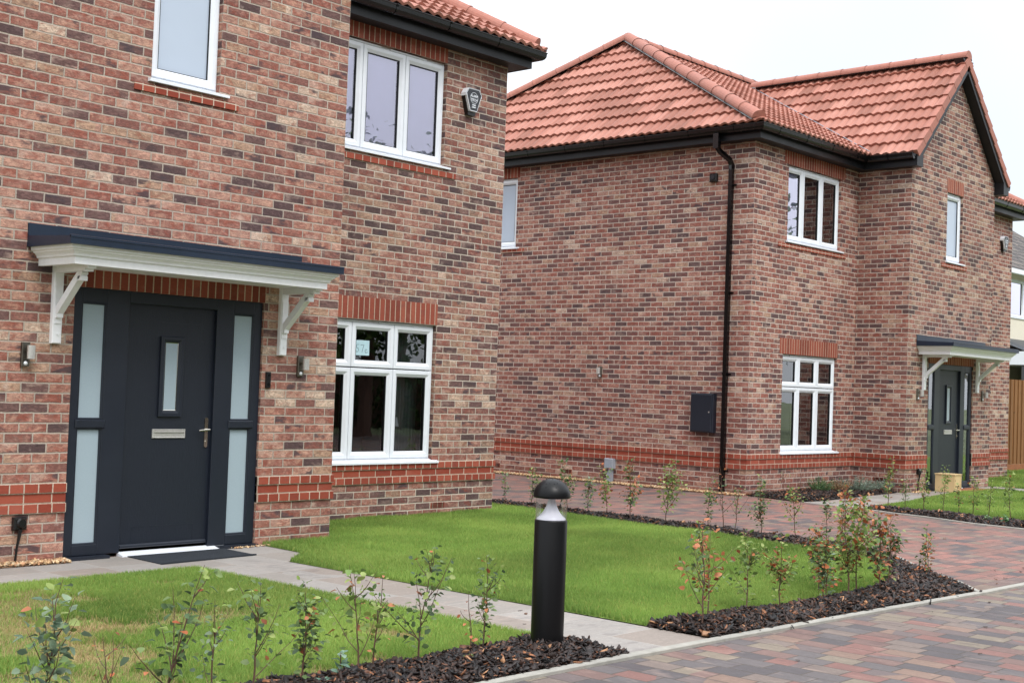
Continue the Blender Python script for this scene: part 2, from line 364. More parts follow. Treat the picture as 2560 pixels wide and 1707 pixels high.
    def build(s, name, mats, parent=None, smooth=False, uv=None, col=None):
        me = bpy.data.meshes.new(name)
        me.from_pydata(s.v, [], s.f); me.update()
        if not isinstance(mats, (list, tuple)): mats = [mats]
        for m in mats: me.materials.append(M[m] if isinstance(m, str) else m)
        if len(mats) > 1: me.polygons.foreach_set('material_index', s.mi)
        if uv is not None or s.uvf:
            l = me.uv_layers.new(name='UVMap'); ox, oy = uv if uv else (0, 0)
            for p in me.polygons:
                own = s.uvf.get(p.index); nn = p.normal
                for q, li in enumerate(p.loop_indices):
                    if own: l.data[li].uv = own[q]; continue
                    c = me.vertices[me.loops[li].vertex_index].co
                    if abs(nn.z) > .7: l.data[li].uv = (c.x - ox, c.y - oy)
                    elif abs(nn.x) > abs(nn.y): l.data[li].uv = (c.y - oy + .1125, c.z)
                    else: l.data[li].uv = (c.x - ox, c.z)
        if smooth: me.polygons.foreach_set('use_smooth', [True] * len(me.polygons))
        o = bpy.data.objects.new(name, me); COL.objects.link(o)
        if parent: o.parent = parent; o.matrix_parent_inverse = parent.matrix_world.inverted() if False else Matrix.Translation(-Vector(parent_loc(parent)))
        return o
PLOC = {}
def parent_loc(p):
    return p.location.copy() if p.type == 'EMPTY' else Vector((0, 0, 0))
def tag(o, label=None, cat=None, group=None, kind=None):
    if label: o['label'] = label
    if cat: o['category'] = cat
    if group: o['group'] = group
    if kind: o['kind'] = kind
    return o
def thing(name, label, cat, loc, group=None):
    o = bpy.data.objects.new(name, None); o.location = loc; o.empty_display_size = .2; COL.objects.link(o)
    return tag(o, label, cat, group)
def vc(name, verts, faces, cols, mat, parent=None, tri=True, smooth=False):
    """fast mesh from numpy arrays with a per-vertex colour"""
    me = bpy.data.meshes.new(name); nv = len(verts); k = faces.shape[1]; nf = len(faces)
    me.vertices.add(nv); me.vertices.foreach_set('co', np.ascontiguousarray(verts, dtype=np.float32).ravel())
    me.loops.add(nf * k); me.loops.foreach_set('vertex_index', np.ascontiguousarray(faces, dtype=np.int32).ravel())
    me.polygons.add(nf); me.polygons.foreach_set('loop_start', np.arange(0, nf * k, k, dtype=np.int32))
    me.update(calc_edges=True); me.validate()
    a = me.color_attributes.new('Col', 'FLOAT_COLOR', 'POINT')
    c = np.ones((nv, 4), np.float32); c[:, :3] = cols; a.data.foreach_set('color', c.ravel())
    me.materials.append(M[mat])
    if smooth: me.polygons.foreach_set('use_smooth', [True] * nf)
    o = bpy.data.objects.new(name, me); COL.objects.link(o)
    if parent: o.parent = parent; o.matrix_parent_inverse = Matrix.Translation(-parent_loc(parent))
    return o
def text_mesh(name, s, size, T, mat, parent, align='CENTER', depth=.0008, shear=0):
    cu = bpy.data.curves.new('t', 'FONT'); cu.body = s; cu.size = size; cu.extrude = depth; cu.align_x = align; cu.align_y = 'CENTER'; cu.shear = shear; cu.resolution_u = 3
    cu.offset = .0009 if size < .05 else 0
    ob = bpy.data.objects.new('t', cu); COL.objects.link(ob)
    dg = bpy.context.evaluated_depsgraph_get(); dg.update()
    me = bpy.data.meshes.new_from_object(ob.evaluated_get(dg)); bpy.data.objects.remove(ob)
    for v in me.vertices:
        v.co = Vector(T(v.co.x, -v.co.z, v.co.y))
    me.name = name; me.materials.clear(); me.materials.append(M[mat])
    o = bpy.data.objects.new(name, me); COL.objects.link(o)
    if parent: o.parent = parent; o.matrix_parent_inverse = Matrix.Translation(-parent_loc(parent))
    return o

# ------------------------------------------------------------------ wall with holes
def wall_cells(mb, T, a0, a1, z0, z1, holes, rev=.09, topfn=None):
    """wall in local (a, depth, z); reveals go to depth rev"""
    A = sorted(set([a0, a1] + [h[0] for h in holes] + [h[1] for h in holes])); Z = sorted(set([z0, z1] + [h[2] for h in holes] + [h[3] for h in holes]))
    mb.T = T
    for i in range(len(A) - 1):
        for j in range(len(Z) - 1):
            ca, cz = (A[i] + A[i + 1]) / 2, (Z[j] + Z[j + 1]) / 2
            if any(h[0] < ca < h[1] and h[2] < cz < h[3] for h in holes): continue
            mb.add([(A[i], 0, Z[j]), (A[i + 1], 0, Z[j]), (A[i + 1], 0, Z[j + 1]), (A[i], 0, Z[j + 1])], [(0, 1, 2, 3)])
    for h in holes:
        x0, x1, c, d = h[:4]
        mb.add([(x0, 0, c), (x0, rev, c), (x0, rev, d), (x0, 0, d)], [(0, 1, 2, 3)])
        mb.add([(x1, 0, c), (x1, 0, d), (x1, rev, d), (x1, rev, c)], [(0, 1, 2, 3)])
        mb.add([(x0, 0, d), (x0, rev, d), (x1, rev, d), (x1, 0, d)], [(0, 1, 2, 3)])
        mb.add([(x0, 0, c), (x1, 0, c), (x1, rev, c), (x0, rev, c)], [(0, 1, 2, 3)])
    mb.T = None

def front(y): return lambda a, d, z: (a, y + d, z)
def side(x, yc): return lambda a, d, z: (x + d, yc - a, z)      # wall facing -x ; a grows towards -y

# ------------------------------------------------------------------ window
def window(house, T, x0, x1, z0, z1, cols, transom=None, kinds=None, label=None, vents=2, sill_out=.035):
    f = MB(T); fo = .052                                   # frame front depth
    f.ring(x0, x1, z0, z1, .035, fo, fo + .004, .12)
    win = f.build('window', 'white', house)
    if label: win['label'] = label
    s = MB(T); s.add([(x0 - .03, -sill_out, z0 - .028), (x1 + .08, -sill_out, z0 - .028), (x1 + .08, -sill_out, z0 - .008), (x0 - .03, -sill_out, z0 - .008),
                      (x0 - .03, fo + .01, z0 - .028), (x1 + .08, fo + .01, z0 - .028), (x1 + .08, fo + .01, z0 + .022), (x0 - .03, fo + .01, z0 + .022)],
                     [(0, 1, 2, 3), (3, 2, 6, 7), (0, 4, 5, 1), (1, 5, 6, 2), (0, 3, 7, 4)])
    s.build('sill', 'white', win)
    rows = [(z0 + .03, z1 - .03)] if transom is None else [(z0 + .03, transom - .006), (transom + .006, z1 - .03)]
    ed = [x0 + .012] + list(cols) + [x1 - .012]
    ss = MB(T); g = MB(T); k = 0; gk = MB(T)
    for (ra, rb) in rows:
        for i in range(len(ed) - 1):
            a, b = ed[i] + .003, ed[i + 1] - .003
            sh = MB(T); sh.ring(a, b, ra, rb, .072, fo - .014, fo + .006, .11); so = sh.build('sash', 'white', win)
            q = MB(T); q.ring(a + .070, b - .070, ra + .070, rb - .070, .008, fo + .005, fo + .006, .10); q.build('gasket', 'gasket', win)
            kd = (kinds[k] if kinds else 'clear'); k += 1
            p = MB(T); p.add([(a + .07, fo + .022, ra + .07), (b - .07, fo + .022, ra + .07), (b - .07, fo + .022, rb - .07), (a + .07, fo + .022, rb - .07)], [(0, 1, 2, 3)])
            p.build('pane', 'frost2' if kd == 'frost' else 'coated' if kd == 'sky_blind' else 'glass', win)
            if kd == 'sky_blind':
                p = MB(T); p.add([(a + .05, fo + .04, ra + .05), (b - .085, fo + .04, ra + .05), (b - .085, fo + .04, rb - .05), (a + .05, fo + .04, rb - .05)], [(0, 1, 2, 3)])
                p.build('sky_blind', 'sky_blind', win)
    n = max(1, vents)
    for i in range(vents):
        w = (x1 - x0) * (.30 if vents > 1 else .7); c = x0 + (x1 - x0) * ((i + .5) / n + (.06 if i == 0 and n > 1 else (-.06 if n > 1 else 0)))
        v = MB(T); v.cbox(c - w / 2, c + w / 2, fo - .018, fo + .01, z1 - .026, z1 - .008, .003); v.cur = 1
        v.box(c - w / 2 + .01, c + w / 2 - .02, fo - .004, fo + .004, z1 - .031, z1 - .0265); v.build('trickle_vent', ['white', 'gasket'], win)
    # dark room behind
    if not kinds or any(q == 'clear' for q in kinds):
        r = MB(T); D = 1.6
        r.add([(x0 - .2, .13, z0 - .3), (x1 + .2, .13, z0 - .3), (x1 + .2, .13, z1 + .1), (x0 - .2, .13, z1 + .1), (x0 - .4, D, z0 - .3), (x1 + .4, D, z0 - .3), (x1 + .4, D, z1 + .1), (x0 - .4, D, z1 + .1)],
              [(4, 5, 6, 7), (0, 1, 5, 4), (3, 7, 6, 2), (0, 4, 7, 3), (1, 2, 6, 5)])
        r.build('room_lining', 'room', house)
    return win
def soldier(house, T, x0, x1, z0, z1=None, u0=0.0, deep=.09):
    z1 = z1 or z0 + .225
    m = MB(T); m.box(x0, x1, -.003, deep, z0 - .002, z1)
    return m.build('brick_lintel', 'sold', house, uv=(0, 0))
def sill_tiles(house, T, x0, x1, z0):
    m = MB(T); m.box(x0, x1, -.016, .03, z0, z0 + .06)
    return m.build('brick_sill', 'head', house, uv=(0, .05))

# ------------------------------------------------------------------ door set + canopy
def door_set(house, yw, jl, glass, label=None):
    """opening 1.8 wide from jl, wall face at yw"""
    T = lambda x, d, z: (jl + x, yw + d, z)
    f = MB(T); F = .022
    f.cbox(0, .082, F, .09, .03, 2.098); f.cbox(1.718, 1.8, F, .09, .03, 2.098); f.cbox(.296, .497, F, .09, .03, 2.098); f.cbox(1.333, 1.505, F, .09, .03, 2.098)
    for a, b in ((.082, .296), (1.505, 1.718)):
        f.cbox(a, b, F, .09, 1.985, 2.098); f.cbox(a, b, F, .09, .03, .112); f.cbox(a - .02, b + .02, F - .014, .09, 1.012, 1.078, .008)
    f.cbox(.497, 1.333, F, .09, 2.005, 2.098); 
    fr = f.build('door_frame', 'anth', house)
    for a, b in ((.082, .296), (1.505, 1.718)):
        for c, d in ((.112, 1.012), (1.078, 1.985)):
            m = MB(T); m.ring(a - .002, b + .002, c - .002, d + .002, .016, F + .004, F + .014, .08); m.build('glazing_bead', 'anth', fr)
            m = MB(T); m.add([(a, F + .022, c), (b, F + .022, c), (b, F + .022, d), (a, F + .022, d)], [(0, 1, 2, 3)]); m.build('sidelight', glass, fr)
        m = MB(T); m.box(a - .1, b + .08, -.05, .06, -.01, .028); m.build('sill', 'anth', fr)
    if glass == 'glass':
        m = MB(T); m.add([(.06, .35, 0.03), (1.75, .35, .03), (1.75, .35, 2.1), (.06, .35, 2.1)], [(0, 1, 2, 3)]); m.build('hall_curtain', 'curtain', fr)
    th = MB(T); th.add([(.49, -.045, 0), (1.50, -.045, 0), (1.50, -.045, .012), (.49, -.045, .012), (.49, .05, 0), (1.50, .05, 0), (1.50, .05, .034), (.49, .05, .034)],
                       [(0, 1, 2, 3), (3, 2, 6, 7), (0, 4, 5, 1), (1, 5, 6, 2), (0, 3, 7, 4)]); th.build('threshold', 'white', fr)
    lf = MB(T); Y = .058
    lf.box(.497, 1.333, Y, .095, .055, 2.005)
    leaf = lf.build('front_door', 'door', house)
    if label: leaf['label'] = label
    m = MB(T); m.cbox(.503, 1.328, Y - .024, Y, .058, .088, .01); m.build('weather_bar', 'anth', leaf)
    m = MB(T); m.box(.795, 1.195, Y - .0015, Y + .001, 1.869, 1.873); m.box(.62, 1.20, Y - .0015, Y + .001, .222, .226)
    m.box(.62, .623, Y - .0012, Y + .001, .10, .222); m.box(1.197, 1.20, Y - .0012, Y + .001, .10, .222); m.build('panel_moulding', 'grey_box' if False else 'anth', leaf)
    m = MB(T); m.ring(.812, 1.032, 1.105, 1.758, .052, Y - .022, Y - .004, Y + .02); m.build('glazing_frame', 'anth', leaf)
    m = MB(T); m.ring(.858, .986, 1.152, 1.712, .008, Y - .006, Y - .004, Y + .01); m.build('glass_trim', 'chrome', leaf)
    m = MB(T); m.add([(.862, Y - .002, 1.156), (.982, Y - .002, 1.156), (.982, Y - .002, 1.708), (.862, Y - .002, 1.708)], [(0, 1, 2, 3)]); m.build('door_glass', 'frost', leaf)
    m = MB(T); m.ring(.770, 1.082, .930, 1.004, .012, Y - .014, Y - .010, Y); m.cbox(.782, 1.070, Y - .010, Y, .942, .992, .003)
    m.cbox(.784, 1.068, Y - .020, Y - .009, .974, .990, .004); lb = m.build('letterbox', 'steel', leaf)
    m = MB(T); m.prism([(1.272, .86), (1.288, .85), (1.304, .86), (1.304, 1.092), (1.288, 1.102), (1.272, 1.092)], Y - .010, Y)
    m.tube([(1.288, Y - .005, 1.0), (1.288, Y - .05, 1.0)], .009, 10); m.tube([(1.295, Y - .05, 1.0), (1.255, Y - .052, .999), (1.19, Y - .048, .993)], [.0085, .008, .006], 10)
    m.tube([(1.288, Y - .008, .90), (1.288, Y - .018, .90)], .009, 10); m.build('door_handle', 'chrome', leaf, smooth=False)
    return fr

def canopy(house, yw, xl, xr, brs):
    d = .62; c = MB()
    zt, zb = 2.412, 2.357
    c.add([(xl, yw, zb), (xr, yw, zb), (xr, yw - d, zb), (xl, yw - d, zb), (xl, yw, 2.441), (xr, yw, 2.441), (xr, yw - d, zt), (xl, yw - d, zt)],
          [(0, 1, 2, 3), (4, 7, 6, 5), (3, 2, 6, 7), (0, 3, 7, 4), (2, 1, 5, 6)])
    c.sweep([(.004, zt + .006), (-.014, zt + .010), (-.014, zt - .01), (.004, zt - .01)], [(xl, yw - d + .0), (xr, yw - d)])
    can = c.build('canopy', 'lead', house)
    m = MB(); m.box(xl, xr + .03, yw - .012, yw, 2.438, 2.536); m.box(xl, xr + .03, yw - .016, yw - .002, 2.44, 2.452); m.build('flashing', 'lead', can)
    m = MB(); z0 = 2.357; prof = [(-.030, z0), (-.034, z0 - .024), (-.050, z0 - .030), (-.052, z0 - .040), (-.062, z0 - .044), (-.078, z0 - .062), (-.082, z0 - .076), (-.098, z0 - .082), (-.098, z0 - .134), (-.14, z0 - .134), (-.14, z0)]
    m.sweep(prof, [(xl, yw), (xl, yw - d), (xr, yw - d), (xr, yw)]); m.build('cornice', 'cream', can)
    m = MB(); m.box(xl + .12, xr - .12, yw - d + .13, yw, 2.236, 2.25); m.build('soffit_panel', 'cream', can)
    for bx in brs:
        w = .078; b = MB(); zt2 = 2.235
        b.cbox(bx, bx + w, yw - .042, yw, 1.65, zt2, .006)
        b.box(bx + .008, bx + w - .008, yw - .05, yw - .04, 1.80, 2.12)
        b.box(bx + .004, bx + w - .004, yw - .46, yw - .04, zt2 - .052, zt2); b.box(bx + .004, bx + w - .004, yw - .495, yw - .46, zt2 - .030, zt2)
        # brace
        a = Vector((0, yw - .045, 1.885)); e = Vector((0, yw - .385, zt2 - .045)); dd = (e - a).normalized(); nn = Vector((0, -dd.z, dd.y)) * .028
        P = [a - nn, e - nn, e + nn, a + nn]; vs = [(bx + .012, p.y, p.z) for p in P] + [(bx + w - .012, p.y, p.z) for p in P]
        b.add(vs, [(0, 1, 2, 3), (7, 6, 5, 4), (0, 4, 5, 1), (1, 5, 6, 2), (2, 6, 7, 3), (3, 7, 4, 0)])
        b.box(bx + .014, bx + w - .014, yw - .075, yw - .04, 1.845, 1.888); b.box(bx + .012, bx + w - .012, yw - .395, yw - .345, 2.115, 2.15)
        b.tube([(bx + .045, yw - .045, 1.72), (bx + .045, yw - .05, 1.72)], .009, 8)
        b.build('canopy_bracket', 'cream', can)

# ------------------------------------------------------------------ roof
def roof_face(mb, O, a, s, u0, u1, vmin, vmax, wave=.15, gauge=.31, amp=.014, uoff=0.0):
    O = Vector(O); a = Vector(a); s = Vector(s); n = a.cross(s); n.normalize()
    if n.z < 0: n = -n
    nu = max(2, int(round((u1 - u0) / (wave / 8)))); us = [u0 + (u1 - u0) * i / nu for i in range(nu + 1)]
    vm = max(vmax(u) for u in us); K = int(math.ceil(vm / gauge))
    def prof(u):
        t = ((u + uoff) / wave) % 1.0
        return amp * (math.sin(2 * math.pi * t) + .28 * math.sin(4 * math.pi * t + .4))
    for k in range(K):
        va, vb = k * gauge - (.0 if k else .02), (k + 1) * gauge + .01; T0 = []
        for u in us:
            lo, hi = vmin(u), vmax(u); h = prof(u); A = min(max(va, lo), hi); B = min(max(vb, lo), hi)
            fA = (A - va) / (vb - va); fB = (B - va) / (vb - va)
            lift = lambda f: .040 * (1 - f) + .004
            pa = O + a * u + s * A + n * (h + lift(fA)); pb = O + a * u + s * B + n * (h + lift(fB)); pc = O + a * u + s * A + n * (h + lift(fA) - .034)
            T0.append((pa, pb, pc, A, B))
        vs = []; uv = []
        for (pa, pb, pc, A, B), u in zip(T0, us):
            vs += [tuple(pa), tuple(pb), tuple(pc)]; uv += [(u + uoff, A + .001), (u + uoff, max(A, B - .012)), (u + uoff, A)]
        fs = []
        for i in range(nu):
            if T0[i][4] - T0[i][3] < 1e-4 and T0[i + 1][4] - T0[i + 1][3] < 1e-4: continue
            b = i * 3; fs.append((b, b + 3, b + 4, b + 1)); fs.append((b + 2, b + 5, b + 3, b))
        if fs: mb.add(vs, fs, uv)

def ridge_run(p, q, r=.112, pitch=.45, endcap=None, sink=.02, face=None):
    """half-round ridge tiles from p up to q"""
    p = Vector(p); q = Vector(q); d = (q - p); L = d.length; d.normalize(); n = max(1, int(round(L / pitch))); st = L / n
    side_ = d.cross(Vector((0, 0, 1))).normalized(); up = side_.cross(d).normalized(); m = MB()
    for i in range(n):
        a = p + d * (i * st); rr = [r * 1.06, r, r * .97]; ts = [0, .10 * st, st * 1.04]
        vs = []; K = 12
        for t, R_ in zip(ts, rr):
            for k in range(K + 1):
                th = math.pi * (-.06 + 1.12 * k / K); vs.append(tuple(a + d * t + side_ * (R_ * math.cos(th)) + up * (R_ * math.sin(th) * .92 - sink)))
        fs = []
        for j in range(2):
            for k in range(K): fs.append((j * (K + 1) + k, j * (K + 1) + k + 1, (j + 1) * (K + 1) + k + 1, (j + 1) * (K + 1) + k))
        if i == 0: fs.append(tuple(range(K + 1))[::-1])
        m.add(vs, fs)
    return m

def house(name, label, xa, xb, xc, xd, yF, yG, wallmats, group, holesF, doorx, tileset):
    """xa..xb left bay, xb..xc gabled centre, xc..xd right bay"""
    H = thing(name, label, 'house', (xb, yG, 0), group)
    yB = yF + 7.76; zs = 5.19; zt = 5.36
    ma, mb_, mc = wallmats
    # left bay + left side
    def mk(nm, mat, org): return MB(), nm, mat, org
    w = MB(); wall_cells(w, front(yF), xa, xb, -.1, zt, holesF['left'])
    w.T = None; sh = holesF.get('side', [])
    ws = MB(); wall_cells(ws, side(xa, yB), 0, yB - yF, -.1, zt, [(yB - h[1], yB - h[0], h[2], h[3]) for h in sh])
    w.build('wall', ma, H, uv=(xa, 0)); ws.build('wall', holesF.get('sidemat', ma), H, uv=(xa, yF))
    # gabled centre
    g = MB(); wall_cells(g, front(yG), xb, xc, -.1, zt, holesF['mid'])
    xm = (xb + xc) / 2; zr = zt + (xc - xb) / 2 + .02
    g.add([(xb, yG, zt), (xc, yG, zt), (xm, yG, zr)], [(0, 1, 2)]); g.build('wall', mb_, H, uv=(xc if name_flag else xb, 0))
    g = MB(); g.add([(xb, yF, -.1), (xb, yG, -.1), (xb, yG, zt), (xb, yF, zt)], [(0, 1, 2, 3)]); g.build('wall', holesF.get('retmat', mb_), H, uv=(xb, yG))
    g = MB(); g.add([(xc, yG, -.1), (xc, yF, -.1), (xc, yF, zt), (xc, yG, zt)], [(0, 1, 2, 3)]); g.build('wall', holesF.get('retmat', mb_), H, uv=(xb, yG))
    w = MB(); wall_cells(w, front(yF), xc, xd, -.1, zt, holesF['right']); w.build('wall', mc, H, uv=(xd, yF)); w = MB(); w.add([(xd, yF, -.1), (xd, yB, -.1), (xd, yB, zt), (xd, yF, zt)], [(0, 1, 2, 3)])
    w.add([(xd, yB, -.1), (xa, yB, -.1), (xa, yB, zt), (xd, yB, zt)], [(0, 1, 2, 3)]); w.build('wall', mc, H, uv=(xd, yF))
    # red brick band
    p1 = [(xa, yB), (xa, yF), (xb, yF), (xb, yG), (doorx, yG)]; p2 = [(doorx + 1.8, yG), (xc, yG), (xc, yF), (xd, yF), (xd, yB)]
    for pth in (p1, p2):
        m = MB()
        for z in (.375, .525): m.sweep([(-.03, z + .001), (.017, z + .002), (.017, z + .071), (-.03, z + .074)], pth)
        m.build('brick_band', 'head', H)
        m = MB(); m.sweep([(-.03, .4505), (.004, .4505), (.004, .5245), (-.03, .5245)], pth); m.build('brick_band', 'stret', H)
    # eaves
    e = .2
    pl = [(xa - e, yB), (xa - e, yF - e), (xb - e, yF - e), (xb - e, yG - .15)]; pr_ = [(xc + e, yG - .15), (xc + e, yF - e), (xd + e, yF - e), (xd + e, yB)]
    for pth in (pl, pr_):
        m = MB(); m.sweep([(-.018, zs), (0, zs), (0, 5.375), (-.018, 5.375)], pth); m.build('fascia', 'fascia', H)
        m = MB(); m.sweep([(-.0185, zs + .004), (-.0185, zs + .014), (-.21, zs + .014), (-.21, zs + .004)], pth); m.build('soffit', 'soffit', H)
        m = MB(); prof = []
        for k in range(9):
            t = math.pi * k / 8; prof.append((.066 - .058 * math.cos(t), 5.372 - .072 * math.sin(t) - (.012 if 0 < k < 8 else 0)))
        prof = [(.004, 5.378)] + prof + [(.130, 5.378), (.130, 5.386), (.112, 5.386), (.112, 5.34), (.02, 5.34), (.012, 5.378)]
        m.sweep(prof, pth)
        gt = m.build('gutter', 'gut', H)
        for i in range(len(pth) - 1):
            A, B = Vector(pth[i]), Vector(pth[i + 1]); L = (B - A).length; d = (B - A) / L; n = int(L / .8)
            for k in range(n + 1):
                t = .35 + k * .8 if L > 1 else L * .5
                if t > L - .1: break
                c = A + d * t; pr2 = [(o * 1.03 + .001, z - .004 if z < 5.37 else z + .003) for o, z in prof[:12]] + [(.112, 5.30), (.02, 5.30)]
                b = MB(); b.sweep(pr2, [tuple(c), tuple(c + d * .022)]); b.build('gutter_bracket', 'gut', gt)
    # roof slopes
    ex, ey, ze = .325, .31, 5.40
    mf = .54; yr = yF - ey + 4.19; zr_ = ze + mf * 4.19; hx = mf * 4.19     # 45 degree hips
    X0, X1, Y0 = xa - ex, xd + ex, yF - ey
    ks = math.sqrt(1 + mf * mf)
    gL, gR = xb - .195, xc + .195; gz = ze + (xm - gL)
    m = MB()
    def ymin(x):
        if gL < x < gR: return (min(x - gL, gR - x)) / mf
        return 0.0
    def ymax(x):
        return min(4.19, (x - X0) / mf, (X1 - x) / mf)
    roof_face(m, (0, Y0, ze), (1, 0, 0), Vector((0, 1, mf)) / ks, X0, X1, lambda x: ymin(x) * ks, lambda x: max(ymin(x), ymax(x)) * ks, uoff=.02)
    depth = 2 * 4.19; r2 = math.sqrt(2)
    roof_face(m, (X0, 0, ze), (0, 1, 0), Vector((1, 0, 1)) / r2, Y0, Y0 + depth, lambda y: 0, lambda y: min(y - Y0, Y0 + depth - y) * mf * r2)
    roof_face(m, (X1, 0, ze), (0, 1, 0), Vector((-1, 0, 1)) / r2, Y0, Y0 + depth, lambda y: 0, lambda y: min(y - Y0, Y0 + depth - y) * mf * r2)
    m.add([(X0, Y0 + depth, ze), (X1, Y0 + depth, ze), (X1 - hx, yr, zr_), (X0 + hx, yr, zr_)], [(0, 1, 2, 3)])
    yfront = yG - .17; hg = (xm - gL); yv = Y0 + hg / mf
    for sx, gx in ((1, gL), (-1, gR)):
        roof_face(m, (gx, 0, ze), (0, 1, 0), Vector((sx, 0, 1)) / r2, yfront, yv, lambda y: max(0, (y - Y0) * mf * r2), lambda y: hg * r2)
    roof = m.build('roof', 'tile', H, smooth=False)
    for P, Q in (((X0 + .06, Y0 + .10, ze + .085), (X0 + hx, yr, zr_ + .08)), ((X1 - .06, Y0 + .1, ze + .085), (X1 - hx, yr, zr_ + .08)),
                 ((X0 + .06, Y0 + depth - .1, ze + .085), (X0 + hx, yr, zr_ + .08)), ((X0 + hx, yr, zr_ + .055), (X1 - hx, yr, zr_ + .055)), ((xm, yfront - .01, gz + .065), (xm, yv - .05, gz + .065))):
        r_ = ridge_run(P, Q); r_.build('ridge_tiles', 'ridge', roof)
        # dark dry-ridge strip peeping out
        P, Q = Vector(P), Vector(Q); d = (Q - P).normalized(); sd = d.cross(Vector((0, 0, 1))).normalized(); dn = Vector((0, 0, -.06))
        u = MB(); u.add([tuple(P + sd * .135 + dn), tuple(Q + sd * .135 + dn), tuple(Q - sd * .135 + dn), tuple(P - sd * .135 + dn), tuple(P + Vector((0, 0, .02))), tuple(Q + Vector((0, 0, .02)))], [(0, 1, 5, 4), (4, 5, 2, 3)])
        u.build('ridge_seal', 'gut', roof)
    # valley lining
    for sx, gx in ((1, gL), (-1, gR)):
        u = MB(); A = Vector((gx + sx * .05, Y0 + .05, ze + .09)); B = Vector((xm, yv, gz + .06))
        u.tube([tuple(A), tuple(B)], .007, 6); u.build('valley', 'gut' if name_flag else 'grey_box', roof)
    # verge + barge boards
    for sx, gx in ((1, gL), (-1, gR)):
        s_ = Vector((sx, 0, 1)) / r2; n_ = Vector((-sx, 0, 1)) / r2; L = hg * r2; v = MB(); k = 0
        while k * .31 < L:
            t0 = k * .31 - .02; t1 = min(L + .02, (k + 1) * .31)
            def Pt(t, h, y): q = Vector((gx, 0, ze)) + s_ * t + n_ * h; return (q.x, y, q.z)
            lo0, hi0, lo1, hi1 = -.065, .062, -.085, .035
            v.add([Pt(t0, lo0, yfront - .022), Pt(t1, lo1, yfront - .022 + .004), Pt(t1, hi1, yfront - .018), Pt(t0, hi0, yfront - .022),
                   Pt(t0, lo0, yfront + .03), Pt(t1, lo1, yfront + .03), Pt(t1, hi1, yfront + .07), Pt(t0, hi0, yfront + .07)],
                  [(0, 1, 2, 3), (3, 2, 6, 7), (0, 3, 7, 4), (4, 5, 1, 0), (1, 5, 6, 2)]); k += 1
        v.build('verge_tiles', 'ridge', roof)
        b = MB()
        def Q(t, h, y): q = Vector((gx, 0, ze)) + s_ * t + n_ * h; return (q.x, y, q.z)
        ts, te = .0, L
        yb0, yb1 = yfront + .0, yfront + .022
        b.add([Q(ts, -.02, yb0), Q(te, -.02, yb0), Q(te + .14, -.16, yb0), Q(ts + .0, -.16, yb0), Q(ts, -.02, yb1), Q(te, -.02, yb1), Q(te + .14, -.16, yb1), Q(ts, -.16, yb1)],
              [(0, 1, 2, 3), (7, 6, 5, 4), (3, 2, 6, 7), (0, 4, 5, 1)])
        # boxed end
        xo = gx + sx * .0; xi = gx + sx * .22
        x_lo, x_hi = min(xo, xi), max(xo, xi)
        b.box(x_lo, x_hi, yb0 - .001, yG, zs, 5.42)
        b.build('barge_board', 'fascia', roof)
        u = MB(); u.add([Q(.0, -.15, yb1), Q(te + .15, -.15, yb1), Q(te + .15, -.15, yG), Q(.0, -.15, yG)], [(0, 1, 2, 3)]); u.build('verge_soffit', 'soffit', roof)
    return H

# ================================================================== HOUSE ONE (near, left)
JL = -2.635
yA, yB1 = 0.0, 1.168
name_flag = True
up1 = (-2.055, -1.395, 3.815, 5.03)
lowB = (.635, 2.435, .612, 2.10); upB = (.635, 2.452, 3.875, 5.03)
H1 = house('brick_house', 'nearest red brick house with a charcoal front door under a white canopy', -6.87, -3.42, 0.0, 3.447, yB1, yA,
           ('brickA', 'brickA', 'brickB'), 'new brick houses', {'left': [], 'mid': [(JL, JL + 1.8, 0.0, 2.10), up1], 'right': [lowB, upB], 'retmat': 'brickB'}, JL, None)
T = front(yA)
window(H1, T, *up1, [], None, ['frost'], label='narrow frosted upper window', vents=0)
sill_tiles(H1, T, -2.21, -1.208, 3.70)
soldier(H1, T, -2.14, -1.31, 5.03, 5.25)
soldier(H1, T, JL - .01, JL + 1.81, 2.10)
T = front(yB1)
window(H1, T, *lowB, [1.235, 1.837], 1.597, None, label='three-light lower window with dark panes')
window(H1, T, *upB, [1.24, 1.852], None, ['sky_blind'] * 3, label='three-light upper window with blinds coloured like reflected sky')
sill_tiles(H1, T, .40, 2.63, 3.755)
soldier(H1, T, .40, 2.44, 2.108, 2.335); soldier(H1, T, .40, 2.45, 5.035, 5.25)
door_set(H1, yA, JL, 'frost')
canopy(H1, yA, -3.043, -.483, (-2.83, -.682))
m = MB(); m.box(2.44, 2.66, yB1 - .004, yB1 + .02, .082, .145)
for k in range(4): m.cur = 1; m.box(2.455, 2.645, yB1 - .006, yB1 + .01, .090 + k * .014, .096 + k * .014)
m.build('air_brick', ['sold', 'gasket'], H1, uv=(0, 0))

